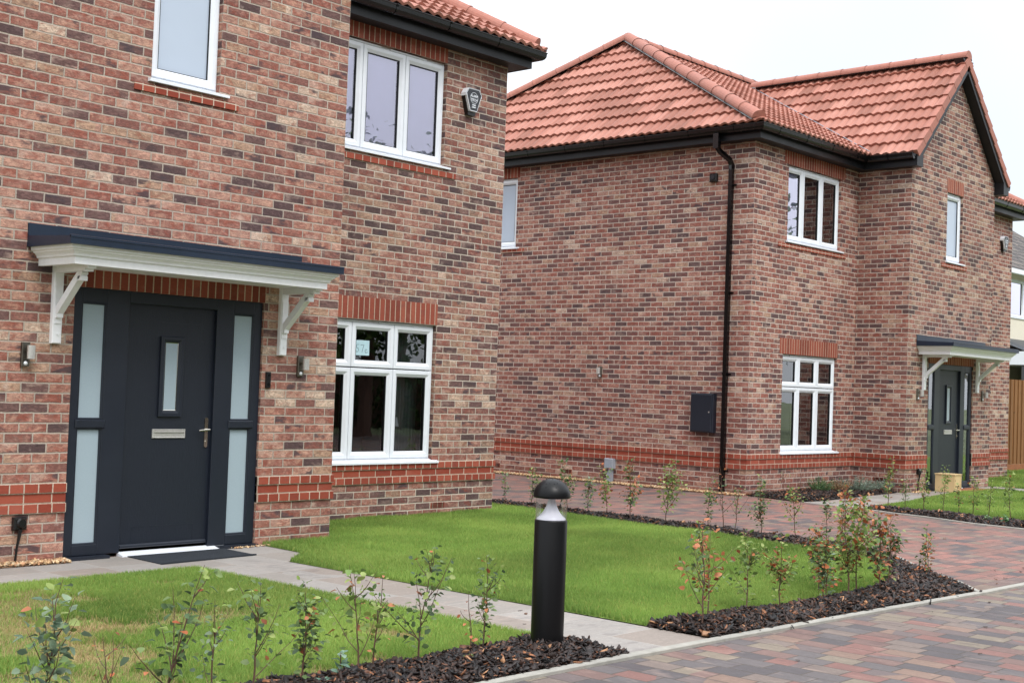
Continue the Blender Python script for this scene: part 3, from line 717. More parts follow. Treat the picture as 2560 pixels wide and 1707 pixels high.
# ================================================================== HOUSE TWO (far, right)
cx, cy = 8.775, 1.0595
XI, yD = 11.994, .134
name_flag = False
JL2 = XI + .781
lw2 = (9.715, 11.412, .615, 2.105); uw2 = (9.74, 11.405, 3.83, 4.99); gw2 = (XI + 1.355, XI + 1.985, 3.83, 4.985)
sw2 = (5.72, 6.42, 3.83, 5.02)
H2 = house('brick_house', 'farther red brick house with a long side wall, hipped roof and gabled porch bay', cx, XI, 15.335, 18.57, cy, yD,
           ('brickC', 'brickB', 'brickC'), 'new brick houses', {'left': [lw2, uw2], 'mid': [(JL2, JL2 + 1.8, 0.0, 2.10), gw2], 'right': [], 'side': [sw2], 'retmat': 'brickC', 'sidemat': 'brickC'}, JL2, None)
T = front(cy)
window(H2, T, *lw2, [10.265, 10.845], 1.612, ['clear'] * 6, label='three-light lower window reflecting brickwork')
window(H2, T, *uw2, [10.25, 10.84], None, ['sky_blind', 'clear', 'clear'], label='three-light upper window')
soldier(H2, T, 9.62, 11.43, 2.112, 2.345); soldier(H2, T, 9.62, 11.52, 4.995, 5.25); sill_tiles(H2, T, 9.48, 11.58, 3.72)
T = front(yD)
window(H2, T, *gw2, [], None, ['frost'], label='narrow frosted window in the gable bay', vents=1)
soldier(H2, T, XI + 1.33, XI + 2.0, 4.99, 5.215); sill_tiles(H2, T, XI + 1.17, XI + 2.165, 3.72)
soldier(H2, T, JL2 - .01, JL2 + 1.81, 2.10)
yBk = cy + 7.76
T = side(cx, yBk)
window(H2, T, yBk - sw2[1], yBk - sw2[0], sw2[2], sw2[3], [], None, ['frost'], label='frosted side window', vents=1)
soldier(H2, T, yBk - 6.5, yBk - 5.67, 5.02, 5.25); sill_tiles(H2, T, yBk - 6.6, yBk - 5.52, 3.745)
door_set(H2, yD, JL2, 'glass')
canopy(H2, yD, JL2 - .475, JL2 + 2.24, (JL2 - .235, JL2 + 1.90))
# downpipe with offset
m = MB(); px, py_ = 8.728, 1.437
m.tube([(8.51, 1.55, 5.33), (8.51, 1.55, 5.10), (8.55, 1.53, 5.04), (8.70, 1.45, 4.93), (px, py_, 4.86), (px, py_, 4.78)], .042, 4, rot=math.pi / 4)
m.tube([(px, py_, 4.80), (px, py_, .015)], .043, 4, rot=math.pi / 4)
dp = m.build('downpipe', 'gut', H2)
for z in (4.55, 2.95, 1.75, .33):
    m = MB(); m.box(px - .036, px + .045, py_ - .036, py_ + .036, z, z + .028); m.box(px + .02, px + .046, py_ - .075, py_ + .04, z + .004, z + .022); m.build('pipe_clip', 'gut', dp)
m = MB(); m.box(8.455, 8.53, 1.505, 1.595, 5.08, 5.30); m.build('outlet', 'gut', dp)
for (a, b) in ((2.29, 2.515), (4.32, 4.545), (5.89, 6.11)):
    m = MB(); m.box(cx - .004, cx + .02, a, b, .098, .162)
    m.cur = 1
    for k in range(4): m.box(cx - .006, cx + .01, a + .012, b - .012, .106 + k * .014, .112 + k * .014)
    m.build('air_brick', ['sold', 'gasket'], H2, uv=(0, 0))
m = MB(); a, b = .44, .67
m.box(XI - .004, XI + .01, a, b, .155, .222); m.cur = 1
for k in range(4): m.box(XI - .006, XI + .01, a + .012, b - .012, .163 + k * .014, .17 + k * .014)
m.build('air_brick', ['sold', 'gasket'], H2, uv=(0, 0))

# ================================================================== fixtures
def wall_lamp(x, y, z, label, facing='front', group='steel up-down wall lamps'):
    """z = centre of back plate"""
    o = thing('wall_lamp', label, 'wall lamp', (x, y, z - .09), group)
    T = (lambda a, d, zz: (x + a, y + d, z + zz)) if facing == 'front' else (lambda a, d, zz: (x + d, y - a, z + zz))
    m = MB(T); m.cbox(-.032, .032, -.026, 0, -.09, .09, .003); m.box(-.014, .014, -.05, -.02, .018, .034); m.build('back_plate', 'dsteel', o)
    m = MB(T); n = 20; vs = []; r = .029
    m.tube([(0.012, -.078, -.032), (0.012, -.078, .068)], r, 20); m.tube([(.012, -.078, .030), (.012, -.078, .032)], r + .0008, 20)
    m.build('lamp_tube', 'steel', o, smooth=False)
    m = MB(T); m.tube([(0, -.026, -.066), (0, -.034, -.066), (0, -.041, -.066)], [.016, .013, .004], 12); m.build('motion_sensor', 'white', o)
    m = MB(T); m.box(-.018, -.010, -.0275, -.025, -.045, -.039); m.box(-.004, .004, -.0275, -.025, -.045, -.039); m.box(.010, .018, -.0275, -.025, -.045, -.039); m.build('indicator', 'gasket', o)
    return o
wall_lamp(-3.022, yA, 1.558, 'steel wall lamp left of the nearest front door')
wall_lamp(-.425, yA, 1.565, 'steel wall lamp right of the nearest front door')
wall_lamp(JL2 - .405, yD, 1.58, 'steel wall lamp left of the farther front door')
wall_lamp(JL2 + 2.18, yD, 1.60, 'steel wall lamp right of the farther front door')
wall_lamp(cx, 3.80, 1.75, 'small steel lamp alone on the long side wall', 'side')

o = thing('doorbell', 'slim black video doorbell beside the nearest front door', 'doorbell', (-.772, yA, 1.36))
m = MB(); m.cbox(-.795, -.748, yA - .024, yA, 1.362, 1.502, .004); m.build('housing', 'black', o)
m = MB(); m.tube([(-.771, yA - .024, 1.475), (-.771, yA - .027, 1.475)], .011, 16); m.build('camera_lens', 'gut', o)
m = MB(); m.tube([(-.771, yA - .024, 1.395), (-.771, yA - .027, 1.395)], .014, 16); m.build('button', 'gut', o)

def alarm(x, y, z, label):
    o = thing('alarm_box', label, 'alarm box', (x, y, z), 'burglar alarm boxes')
    T = lambda a, d, zz: (x + a, y + d, z + zz)
    top = [(-.125, .075), (-.085, .135), (.085, .135), (.125, .075), (.055, -.12), (-.055, -.12)]
    def lay(k, d, dz=0): return [(p[0] * k, d, p[1] * k + dz) for p in top]
    def shell(nm, mat, k0, d0, k1, d1, clipz=None, cap=True):
        m = MB(T); vs = lay(k0, d0) + lay(k1, d1); n = 6
        fs = [(i, (i + 1) % n, n + (i + 1) % n, n + i)[::-1] for i in range(n)]
        if cap: fs.append(tuple(range(n, 2 * n))[::-1])
        m.add(vs, fs); return m.build(nm, mat, o)
    # black body, white upper cover
    body = [(-.118, .06), (-.08, .125), (.08, .125), (.118, .06), (.055, -.165), (-.055, -.165)]
    m = MB(T); vs = [(p[0], 0, p[1]) for p in body] + [(p[0], -.055, p[1]) for p in body]; n = 6
    m.add(vs, [(i, (i + 1) % n, n + (i + 1) % n, n + i)[::-1] for i in range(n)] + [tuple(range(n, 2 * n))]); m.build('body', 'black', o)
    m = MB(T); m.prism([(-.127, .045), (-.127, .078), (-.087, .137), (.087, .137), (.127, .078), (.127, .045), (.121, .045), (.119, .074), (.082, .13), (-.082, .13), (-.119, .074), (-.121, .045)], -.085, 0); m.build('cover', 'white', o)
    shell('cover', 'white', 1.02, -.055, 1.0, -.085)
    shell('face_plate', 'sign', .94, -.084, .93, -.0865)
    n = 28; m = MB(T); c = .03; vs = []
    for r_ in (.0585, .0625):
        for k in range(n):
            t = 2 * math.pi * k / n; vs.append((r_ * math.cos(t), -.088, c + r_ * math.sin(t)))
    m.add(vs, [(k, (k + 1) % n, n + (k + 1) % n, n + k) for k in range(n)]); m.build('logo_ring', 'white', o)
    for s, sz, zz, ex in (('ALARM', .039, .050, 1.0), ('TECH', .042, .006, 1.0), ('07860', .023, -.052, 1), ('238691', .023, -.077, 1)):
        text_mesh('lettering', s, sz, lambda a, d, q, zz=zz: (x + a, y - .0885 + d * .5, z + zz + q), 'white', o)
    return o
alarm(2.808, yB1, 4.67, 'black and white ALARM TECH box on the nearest house by its upper window')
alarm(18.055, cy, 4.66, 'black and white alarm box at the far end of the farther house')

o = thing('meter_box', 'charcoal meter cupboard on the long side wall beside the downpipe', 'meter box', (cx, 1.79, .88))
m = MB(side(cx, 2.0)); m.cbox(0, .40, -.095, 0, .885, 1.468, .006); m.build('cabinet', 'anth', o)
m = MB(side(cx, 2.0)); m.cbox(.012, .372, -.103, -.09, .900, 1.452, .006); dr = m.build('door', 'anth', o)
m = MB(side(cx, 2.0)); m.tube([(.335, -.103, 1.19), (.335, -.109, 1.19)], .011, 14); m.build('lock', 'steel', dr)

o = thing('cable_box', 'pale grey utility box with a pipe running into the gravel', 'utility box', (cx, 3.52, 0))
m = MB(side(cx, 3.605)); m.cbox(0, .165, -.085, 0, .236, .392, .008); m.build('housing', 'grey_box', o)
m = MB(side(cx, 3.605)); m.prism([(.03, .01), (.13, .01), (.13, .235), (.075, .235), (.035, .14)], -.06, -.005); m.build('conduit', 'grey_box', o)

def socket(x, y, z, label):
    o = thing('outdoor_socket', label, 'outdoor socket', (x, y, 0), 'black outdoor sockets')
    m = MB(); m.cbox(x - .052, x + .052, y - .045, y, z - .048, z + .048, .012); m.tube([(x + .005, y - .045, z + .005), (x + .005, y - .058, z + .005)], [.04, .030], 16); m.build('socket_cover', 'black', o)
    m = MB(); m.tube([(x + .0, y - .035, z - .04), (x - .005, y - .032, z - .10), (x - .012, y - .02, z - .18), (x - .022, y - .018, .005)], [.018, .012, .009, .009], 8); m.build('cable', 'black', o)
socket(-3.006, yA, .308, 'black outdoor socket with cable on the nearest house, left of its door')
socket(XI + .475, yD, .335, 'black outdoor socket with cable on the farther house, left of its door')
o = thing('wall_sounder', 'small round-faced black box high beside the downpipe top', 'wall box', (cx, 1.745, 4.64))
m = MB(side(cx, 1.82)); m.cbox(0, .125, -.055, 0, 4.635, 4.76, .012); m.build('housing', 'black', o)
m = MB(side(cx, 1.82)); m.tube([(.062, -.055, 4.70), (.062, -.066, 4.70)], [.042, .036], 18); m.build('grille', 'sign', o)

# note stuck in the lower window
o = thing('paper_note', 'pale blue paper with 57c written on it stuck inside the lower window', 'note', (1.42, yB1 + .08, 1.72))
m = MB(); m.add([(1.318, yB1 + .0735, 1.726), (1.516, yB1 + .0735, 1.728), (1.514, yB1 + .0735, 1.886), (1.316, yB1 + .0735, 1.884)], [(0, 1, 2, 3)]); m.build('sheet', 'paper', o)
m = MB(); yy = yB1 + .0725
def stroke(pts, r=.0022): m.tube([(p[0], yy, p[1]) for p in pts], r, 4, caps=False)
bx, bz = 1.332, 1.79
stroke([(bx + .036, bz + .05), (bx + .006, bz + .048), (bx + .002, bz + .015), (bx + .025, bz + .012), (bx + .034, bz - .010), (bx + .02, bz - .028), (bx - .004, bz - .024)])
stroke([(bx + .060, bz + .046), (bx + .106, bz + .050), (bx + .080, bz - .030)]); stroke([(bx + .152, bz - .002), (bx + .132, bz + .002), (bx + .122, bz - .016), (bx + .134, bz - .034), (bx + .160, bz - .026)])
m.build('handwriting', 'ink', o)
# curtain + lamp seen through the right-hand panes
m = MB(front(yB1)); vs = []; n = 40
for k in range(n + 1):
    a = 2.06 + .40 * k / n; d = .30 + .018 * math.sin(k * 1.3); vs += [(a, d, .5), (a, d, 2.15)]
m.add(vs, [(2 * k, 2 * k + 2, 2 * k + 3, 2 * k + 1) for k in range(n)]); c_ = m.build('curtain', 'curtain', None); tag(c_, 'grey-green curtain hanging behind the right panes of the lower window', 'curtain')
o = thing('table_lamp', 'small white-shaded table lamp seen through the lower window', 'lamp', (2.14, yB1 + .42, .62))
m = MB(); m.lathe([(.005, .975), (.075, .975), (.058, 1.075), (.004, 1.075)], 2.05, yB1 + .25, 20); m.build('lamp_shade', 'white', o)
m = MB(); m.lathe([(.05, .62), (.05, .635), (.008, .645), (.007, .985)], 2.05, yB1 + .25, 12); m.build('lamp_base', 'cream', o)

# bollard
bx, by = -2.343, -4.58
o = thing('bollard_light', 'black bollard lamp with domed cap standing in the bark mulch', 'bollard light', (bx, by, 0))
m = MB(); m.lathe([(.09, -.02), (.09, .722), (.088, .7265), (.075, .728), (.0, .728)], bx, by, 56); m.build('post', 'bollard', o, smooth=False).data.polygons.foreach_set('use_smooth', [True] * (56 * 4))
m = MB(); m.lathe([(.0, .846), (.088, .846), (.0985, .848), (.1025, .852), (.1022, .858)] + [(.102 * math.cos(t), .858 + .094 * math.sin(t)) for t in [i * math.pi / 2 / 14 for i in range(1, 15)]], bx, by, 56)
cap = m.build('cap', 'bollard', o, smooth=True)
m = MB()
for k in range(22):
    t = random.uniform(0, 6.28); e = random.uniform(.5, 1.4); p = Vector((bx + .102 * math.cos(e) * math.cos(t), by + .102 * math.cos(e) * math.sin(t), .858 + .094 * math.sin(e)))
    m.lathe([(.0032, p.z - .001), (.0024, p.z + .002), (.0, p.z + .0026)], p.x, p.y, 8)
m.build('rain_drops', 'gut', cap)
m = MB(); m.lathe([(.0855, .728), (.0875, .850)], bx, by, 48); m.build('lens', 'clearcyl', o, smooth=True)
m = MB(); m.lathe([(.080, .729), (.080, .733), (.060, .752), (.042, .776), (.028, .805), (.020, .835), (.018, .850)], bx, by, 48); m.build('reflector_cone', 'lamp_white', o, smooth=True)

# doormats, crate
m = MB(); m.add([(-2.13, -.56, .012), (-1.21, -.50, .012), (-1.19, -.05, .012), (-2.11, -.06, .012), (-2.13, -.56, .004), (-1.21, -.50, .004), (-1.19, -.05, .004), (-2.11, -.06, .004)], [(0, 1, 2, 3), (4, 5, 1, 0), (5, 6, 2, 1), (7, 4, 0, 3)])
m.add([(-2.14, -.572, .006), (-1.20, -.512, .006), (-1.20, -.512, .017), (-2.14, -.572, .017), (-2.12, -.55, .006), (-1.21, -.49, .006), (-1.21, -.49, .017), (-2.12, -.55, .017)], [(0, 1, 2, 3), (3, 2, 6, 7), (7, 6, 5, 4)])
tag(m.build('doormat', 'mat_dark', None), 'flat dark blue-grey doormat in front of the nearest door', 'doormat')
m = MB(); m.box(13.30, 14.25, -.42, -.02, .008, .030); tag(m.build('doormat', 'coir', None), 'thick brown coir doormat in front of the farther door', 'doormat')
o = thing('wooden_crate', 'pale wooden box left beside the farther front door', 'crate', (13.09, -.12, 0))
m = MB(); m.box(12.955, 13.225, -.275, .055, .008, .285); m.build('box_body', 'crate', o)
m = MB(); m.box(12.945, 13.235, -.285, .065, .287, .302); m.build('lid', 'crate', o)
for xx in (12.975, 13.18): m = MB(); m.box(xx, xx + .025, -.281, -.2752, .01, .283); m.build('batten', 'crate', o)

# fence on the right
o = thing('timber_fence', 'brown close-board timber fence beyond the farther house', 'fence', (18.8, 2.0, 0))
m = MB(); x = 18.66
while x < 27.0: m.box(x, x + .122, 1.985, 2.005, .17, 2.03); m.box(x + .11, x + .232, 2.008, 2.02, .17, 2.03); x += .22
m.build('boards', 'fence', o)
m = MB(); m.box(18.6, 27, 1.975, 2.02, .0, .165); m.build('gravel_board', 'coir', o)
m = MB(); m.box(18.6, 27, 2.03, 2.08, .4, .5); m.box(18.6, 27, 2.03, 2.08, 1.6, 1.7); m.build('rail', 'fence', o)

# neighbour house
o = thing('rendered_house', 'cream rendered house with grey tiled roof beyond the fence', 'house', (31, 6, 0))
m = MB(); wall_cells(m, front(6.0), 29.5, 40, 0, 5.45, [(31.0, 33.6, 4.1, 5.25)]); m.add([(29.5, 12, 0), (29.5, 6, 0), (29.5, 6, 5.4), (29.5, 12, 5.4)], [(0, 1, 2, 3)]); m.build('wall', 'rendw', o)
m = MB(); m.add([(29.2, 5.6, 5.45), (40, 5.6, 5.45), (40, 9.5, 7.9), (32.2, 9.5, 7.9), (29.2, 12, 5.45)], [(0, 1, 2, 3), (4, 0, 3)]); m.build('roof', 'grey_tile', o, uv=(0, 0))
m = MB(); m.box(29.2, 40, 5.50, 5.62, 5.30, 5.43); m.build('gutter', 'white', o)
window(o, front(6.0), 31.0, 33.6, 4.1, 5.25, [32.3], None, ['sky_blind', 'sky_blind'], vents=0)
m = MB(); m.add([(29.5, 4.9, 3.02), (40, 4.9, 3.02), (40, 6, 3.45), (29.5, 6, 3.45)], [(0, 1, 2, 3)]); m.build('porch_roof', 'lead', o)
m = MB(); m.box(29.5, 40, 4.88, 6, 2.62, 3.0); m.box(30.9, 31.1, 4.9, 5, 0, 2.62); m.box(32.0, 32.2, 4.9, 5, 0, 2.62); m.build('porch_frame', 'white', o)
m = MB(); m.add([(29.5, 4.97, 0), (40, 4.97, 0), (40, 4.97, 2.62), (29.5, 4.97, 2.62)], [(0, 1, 2, 3)]); m.build('porch_glass', 'gasket', o)

exec_marker = 0
# ================================================================== GROUND
def sheet(name, poly, z, mat, kind='structure', off=(0, 0)):
    m = MB(); m.add([(p[0], p[1], z) for p in poly], [tuple(range(len(poly)))])
    if sum((poly[i][0] - poly[i - 1][0]) * (poly[i][1] + poly[i - 1][1]) for i in range(len(poly))) > 0: m.f = [f[::-1] for f in m.f]
    o = m.build(name, mat, None, uv=off); o['kind'] = kind; return o
G = 400
sheet('ground', [(-G, -G), (G, -G), (G, G), (-G, G)], -.03, 'groundm')
kb = [(-12, -4.80), (-3, -4.88), (-2.1, -4.91), (-1.24, -4.945), (.7, -5.06), (2.02, -5.155), (2.92, -5.19), (5, -5.27), (9, -5.43), (14, -5.63), (26, -6.1)]
sheet('road', [(-12, -16)] + kb + [(26, -16)], 0.0, 'pave1')
sheet('driveway', [(1.6, -5.13), (2.92, -5.19), (5, -5.27), (8.6, -5.40), (9.6, -1.0), (9.6, 12), (3.4, 12), (3.4, -3.0)], .0, 'pave2')
pathp = [(-7, -.945), (-2.085, -.945), (-2.06, -4.915), (-1.235, -4.948), (-1.215, -.945), (-.78, -.60), (-.72, .02), (-7, .02)]
sheet('path', pathp, .004, 'slab', off=(-1.215, 0))
lawnR = [(-.76, .01), (0, .01), (.0, yB1 + .01), (3.447, yB1 + .01), (3.447, 9), (4.05, 9), (4.02, 1.2), (3.90, .2), (3.82, -.7), (3.72, -1.8), (3.52, -2.6), (3.42, -3.1), (3.28, -3.6), (2.8, -4.08), (2.2, -4.4), (1.5, -4.6), (.5, -4.64), (-.3, -4.58), (-1.22, -4.44), (-1.22, -.96), (-.8, -.62)]
bedR = [(-1.22, -4.44), (-.3, -4.58), (.5, -4.64), (1.5, -4.6), (2.2, -4.4), (2.8, -4.08), (3.28, -3.6), (3.42, -3.1), (3.52, -2.6), (3.72, -1.8), (3.82, -.7), (3.90, .2), (4.02, 1.2), (4.05, 9), (4.40, 9), (4.38, 2), (4.34, .75), (4.28, -.35), (4.22, -1.2), (4.12, -2.0), (3.98, -3.0), (3.55, -3.74), (2.99, -4.21), (2.42, -4.80), (2.03, -5.13), (.7, -5.05), (-1.235, -4.94)]
lawnL = [(-9.5, -.95), (-2.09, -.95), (-2.07, -4.26), (-2.5, -4.35), (-3.2, -4.35), (-4, -4.30), (-9.5, -4.25)]
bedL = [(-2.07, -4.26), (-2.06, -4.91), (-3, -4.875), (-9.5, -4.82), (-9.5, -4.25), (-4, -4.30), (-3.2, -4.35), (-2.5, -4.35)]
bedH = [(8.80, 1.055), (8.56, .07), (8.75, .0), (9.12, -.03), (10.5, .09), (11.9, .21), (12.02, .30), (11.99, 1.055)]
pathH = [(8.56, .06), (8.36, -1.02), (8.75, -.93), (9.77, -.83), (13.0, -.30), (14.5, -.30), (14.5, -5.6), (15.4, -5.65), (15.4, .0), (15.335, .14), (12.0, .14), (11.9, .21), (10.5, .09), (9.12, -.03)]
lawnH = [(8.75, -.94), (9.77, -.84), (13.0, -.31), (14.49, -.31), (14.49, -5.6), (8.3, -5.4), (8.35, -4.2), (8.45, -3.2), (8.62, -2.4), (8.72, -1.7)]
bedHR = [(8.36, -1.03), (8.18, -1.53), (8.08, -2.03), (7.80, -2.73), (7.72, -3.4), (7.62, -5.37), (8.3, -5.4), (8.35, -4.2), (8.45, -3.2), (8.62, -2.4), (8.72, -1.7), (8.75, -.94)]
lawnF = [(15.41, .0), (15.345, .14), (15.345, 1.05), (18.58, 1.05), (18.6, 1.97), (30, 1.97), (30, -6.0), (15.41, -5.65)]
sheet('lawn', lawnR, .008, 'lawn'); sheet('lawn', lawnL, .008, 'lawn_dry'); sheet('lawn', lawnH, .008, 'lawn'); sheet('lawn', lawnF, .008, 'lawn')
sheet('path', pathH, .004, 'slab')
for bp_ in (bedR, bedL, bedH, bedHR): sheet('planting_bed', bp_, .012, 'mulchbase')
sheet('gravel_strip', [(-7, -.13), (-2.66, -.13), (-2.66, .01), (-7, .01)], .009, 'gravelbase')
sheet('gravel_strip', [(8.60, 1.10), (8.78, 1.06), (8.78, 12), (8.56, 12)], .004, 'gravelbase')
def kerb(path, w, name='kerb'):
    m = MB(); m.sweep([(0, -.05), (0, .016), (.004, .020), (w - .004, .020), (w, .016), (w, -.05)], path); o = m.build(name, 'kerb', None); o['kind'] = 'structure'
kerb(kb[:7] + kb[7:], .062)
kerb([(4.44, 9), (4.42, 2), (4.38, .75), (4.32, -.35), (4.26, -1.2), (4.16, -2.0), (4.02, -3.02), (3.59, -3.77), (3.03, -4.24), (2.46, -4.83), (2.08, -5.14)][::-1], .038)
kerb([(7.60, -5.37), (7.70, -3.4), (7.78, -2.73), (8.06, -2.03), (8.16, -1.53), (8.34, -1.03)][::-1], .035)

def inpoly(P, poly):
    x, y = P[:, 0], P[:, 1]; c = np.zeros(len(P), bool); n = len(poly)
    for i in range(n):
        x0, y0 = poly[i]; x1, y1 = poly[(i + 1) % n]
        if y0 == y1: continue
        k = ((y0 > y) != (y1 > y)) & (x < (x1 - x0) * (y - y0) / (y1 - y0) + x0); c ^= k
    return c
def sample(poly, n, box=None):
    a = np.array(poly); lo, hi = a.min(0), a.max(0)
    if box: lo = np.maximum(lo, box[:2]); hi = np.minimum(hi, box[2:])
    out = []; tot = 0
    while tot < n:
        P = lo + (hi - lo) * rng.random((n * 2, 2)); P = P[inpoly(P, poly)]; out.append(P); tot += len(P)
    return np.concatenate(out)[:n]
def vnoise(P, s, seed=0):
    """cheap smooth value noise in numpy"""
    r = np.random.default_rng(seed).random((64, 64)); q = P * s; i = np.floor(q).astype(int); f = q - i; f = f * f * (3 - 2 * f)
    g = lambda a, b: r[a % 64, b % 64]
    return (g(i[:, 0], i[:, 1]) * (1 - f[:, 0]) + g(i[:, 0] + 1, i[:, 1]) * f[:, 0]) * (1 - f[:, 1]) + (g(i[:, 0], i[:, 1] + 1) * (1 - f[:, 0]) + g(i[:, 0] + 1, i[:, 1] + 1) * f[:, 0]) * f[:, 1]
def srgb(a): return np.array([[lin(v) for v in r] for r in a])
def grass(name, P, h, w, cols, label, cs, fringe=None):
    n = len(P); th = rng.random(n) * 6.283; d = np.stack([np.cos(th), np.sin(th)], 1); ph = rng.random(n) * 6.283
    ln = (rng.random(n) * .5 + .15)[:, None] * h[:, None] * np.stack([np.cos(ph), np.sin(ph)], 1)
    V = np.zeros((n, 5, 3)); ww = (w * (.7 + .6 * rng.random(n)))[:, None]
    V[:, 0, :2] = P - d * ww / 2; V[:, 1, :2] = P + d * ww / 2
    V[:, 2, :2] = P + ln * .35 + d * ww * .42; V[:, 3, :2] = P + ln * .35 - d * ww * .42; V[:, 4, :2] = P + ln
    V[:, 0:2, 2] = .006; V[:, 2:4, 2] = .006 + h[:, None] * .55; V[:, 4, 2] = .006 + h
    b = (np.arange(n) * 5)[:, None]
    F = np.concatenate([b + np.array([[0, 1, 2]]), b + np.array([[0, 2, 3]]), b + np.array([[3, 2, 4]])])
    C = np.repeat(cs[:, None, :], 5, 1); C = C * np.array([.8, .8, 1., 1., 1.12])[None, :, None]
    o = vc(name, V.reshape(-1, 3), F, C.reshape(-1, 3), 'grass'); tag(o, label, 'grass', None, 'stuff'); return o
gcol = srgb([(116, 143, 70), (130, 156, 78), (146, 167, 88), (101, 130, 62), (160, 178, 104)])
def gcs(P, seed, yel=0.0):
    n = len(P); t = np.clip(vnoise(P, 1.4, seed) * .55 + vnoise(P, 5, seed + 1) * .2 + rng.random(n) * .4, 0, .999) ; k = (t * 4).astype(int) % 5
    c = gcol[np.array([3, 0, 1, 2])[np.clip(k, 0, 3)]]; c = c * (.74 + .50 * vnoise(P, .9, seed + 7) + .16 * vnoise(P, 3.3, seed + 8) + .08 * vnoise(P, 14, seed + 9))[:, None]; m = rng.random(n) < .05 + yel; c = np.where(m[:, None], srgb([(170, 168, 96)])[0], c); return c
P = sample(lawnR, 330000, (-1.3, -4.8, 4.3, 2.6)); nz = vnoise(P, 2.0, 5)
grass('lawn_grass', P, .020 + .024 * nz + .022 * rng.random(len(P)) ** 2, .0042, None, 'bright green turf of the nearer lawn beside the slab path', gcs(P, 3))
P = sample(lawnL, 330000, (-6.6, -4.8, -2.0, -.9)); nz = vnoise(P, 1.9, 11) * .6 + vnoise(P, 5.5, 12) * .4
dry = np.clip((.50 - nz) * 9 - (P[:, 0] + 4.3) * .9 + .1, 0, 1) * (P[:, 0] < -2.6); edge = (P[:, 1] > -1.1) | (P[:, 0] > -2.4); dry = np.where(edge, dry * .3, dry)
keep = rng.random(len(P)) > dry * .72; P = P[keep]; dry = dry[keep]; cs = gcs(P, 8, .03)
dc = srgb([(176, 160, 116)])[0]; mm = (rng.random(len(P)) < dry * .8)[:, None]; cs = np.where(mm, dc * (.7 + .5 * rng.random((len(P), 1))), cs)
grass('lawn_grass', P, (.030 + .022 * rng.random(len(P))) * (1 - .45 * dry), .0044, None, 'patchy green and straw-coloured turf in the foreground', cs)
P = sample(lawnH, 90000, (8.2, -4.2, 14.5, -.3)); grass('lawn_grass', P, .03 + .015 * rng.random(len(P)), .007, None, 'green turf in front of the farther house', gcs(P, 4) * .95)
P = sample(lawnF, 60000, (15.3, -1.5, 24, 2)); grass('lawn_grass', P, .04 + .02 * rng.random(len(P)), .009, None, 'green turf beside the timber fence', gcs(P, 6) * .9)

def chips(name, P, z, size, asp, cols, prob, label, mat='chip', thick=.12, tilt=.6):
    n = len(P); L = size[0] + (size[1] - size[0]) * rng.random(n) ** 1.6; Wd = L * (asp[0] + (asp[1] - asp[0]) * rng.random(n)); Tk = np.maximum(L * thick, .002)
    base = np.array([[-1, -.7, -1], [.8, -1, -1], [1, .6, -1], [-.7, 1, -1], [-.9, -.6, 1], [.7, -.9, 1], [1, .7, 1], [-.8, .9, 1]]) * .5
    V = base[None] * np.stack([L, Wd, Tk], 1)[:, None, :]; V = V + rng.normal(0, .07, V.shape) * L[:, None, None] * np.array([1, 1, .4])
    a, b_, c = rng.random(n) * 6.283, rng.normal(0, tilt, n), rng.normal(0, tilt, n)
    def rot(V, ax, t):
        i, j = [(1, 2), (2, 0), (0, 1)][ax]; W = V.copy(); ct, st = np.cos(t)[:, None], np.sin(t)[:, None]
        W[:, :, i] = V[:, :, i] * ct - V[:, :, j] * st; W[:, :, j] = V[:, :, i] * st + V[:, :, j] * ct; return W
    V = rot(rot(rot(V, 0, b_), 1, c), 2, a); V[:, :, :2] += P[:, None, :]; V[:, :, 2] += z[:, None]
    f = np.array([[0, 3, 2, 1], [4, 5, 6, 7], [0, 1, 5, 4], [1, 2, 6, 5], [2, 3, 7, 6], [3, 0, 4, 7]]); F = ((np.arange(n) * 8)[:, None, None] + f[None]).reshape(-1, 4)
    C = srgb(cols)[rng.choice(len(cols), n, p=np.array(prob) / sum(prob))] * (.55 + .7 * rng.random((n, 1)))
    o = vc(name, V.reshape(-1, 3), F, np.repeat(C[:, None], 8, 1).reshape(-1, 3), mat); tag(o, label, name.replace('_', ' '), None, 'stuff'); return o
mc = [(31, 23, 22), (46, 33, 29), (64, 45, 37), (21, 18, 19), (96, 62, 44), (142, 92, 60), (176, 130, 94)]; mp = [28, 26, 20, 14, 9, 4, 2]
def edged(P, poly):
    """0 at the bed edge, 1 well inside (rough distance)"""
    d = np.full(len(P), 9.0)
    for i in range(len(poly)):
        a = np.array(poly[i]); b = np.array(poly[(i + 1) % len(poly)]); ab = b - a; t = np.clip(((P - a) @ ab) / (ab @ ab), 0, 1); d = np.minimum(d, np.linalg.norm(P - a - t[:, None] * ab, axis=1))
    return np.clip(d / .14, 0, 1)
for poly, n, box, lab, mx in ((bedR, 26000, (-1.3, -5.2, 4.5, -3.0), 'dark bark mulch heaped along the kerb under the saplings', .04), (bedR, 9000, (3.3, -3.0, 4.5, 3), 'dark bark mulch strip edging the back of the lawn', .03),
                              (bedL, 17000, (-5.6, -5, -2, -4.2), 'dark bark mulch around the bollard light', .045), (bedH, 7000, None, 'dark bark mulch below the farther house windows', .03), (bedHR, 7000, (7.6, -4.5, 8.8, -.9), 'dark bark mulch edging the farther lawn', .03)):
    P = sample(poly, n, box); e = edged(P, poly); z = .012 + e * mx * (.4 + .9 * vnoise(P, 6, 9)) + rng.random(n) * .018
    chips('bark_mulch', P, z, (.010, .085), (.16, .5), mc, mp, lab, thick=.07, tilt=.42)
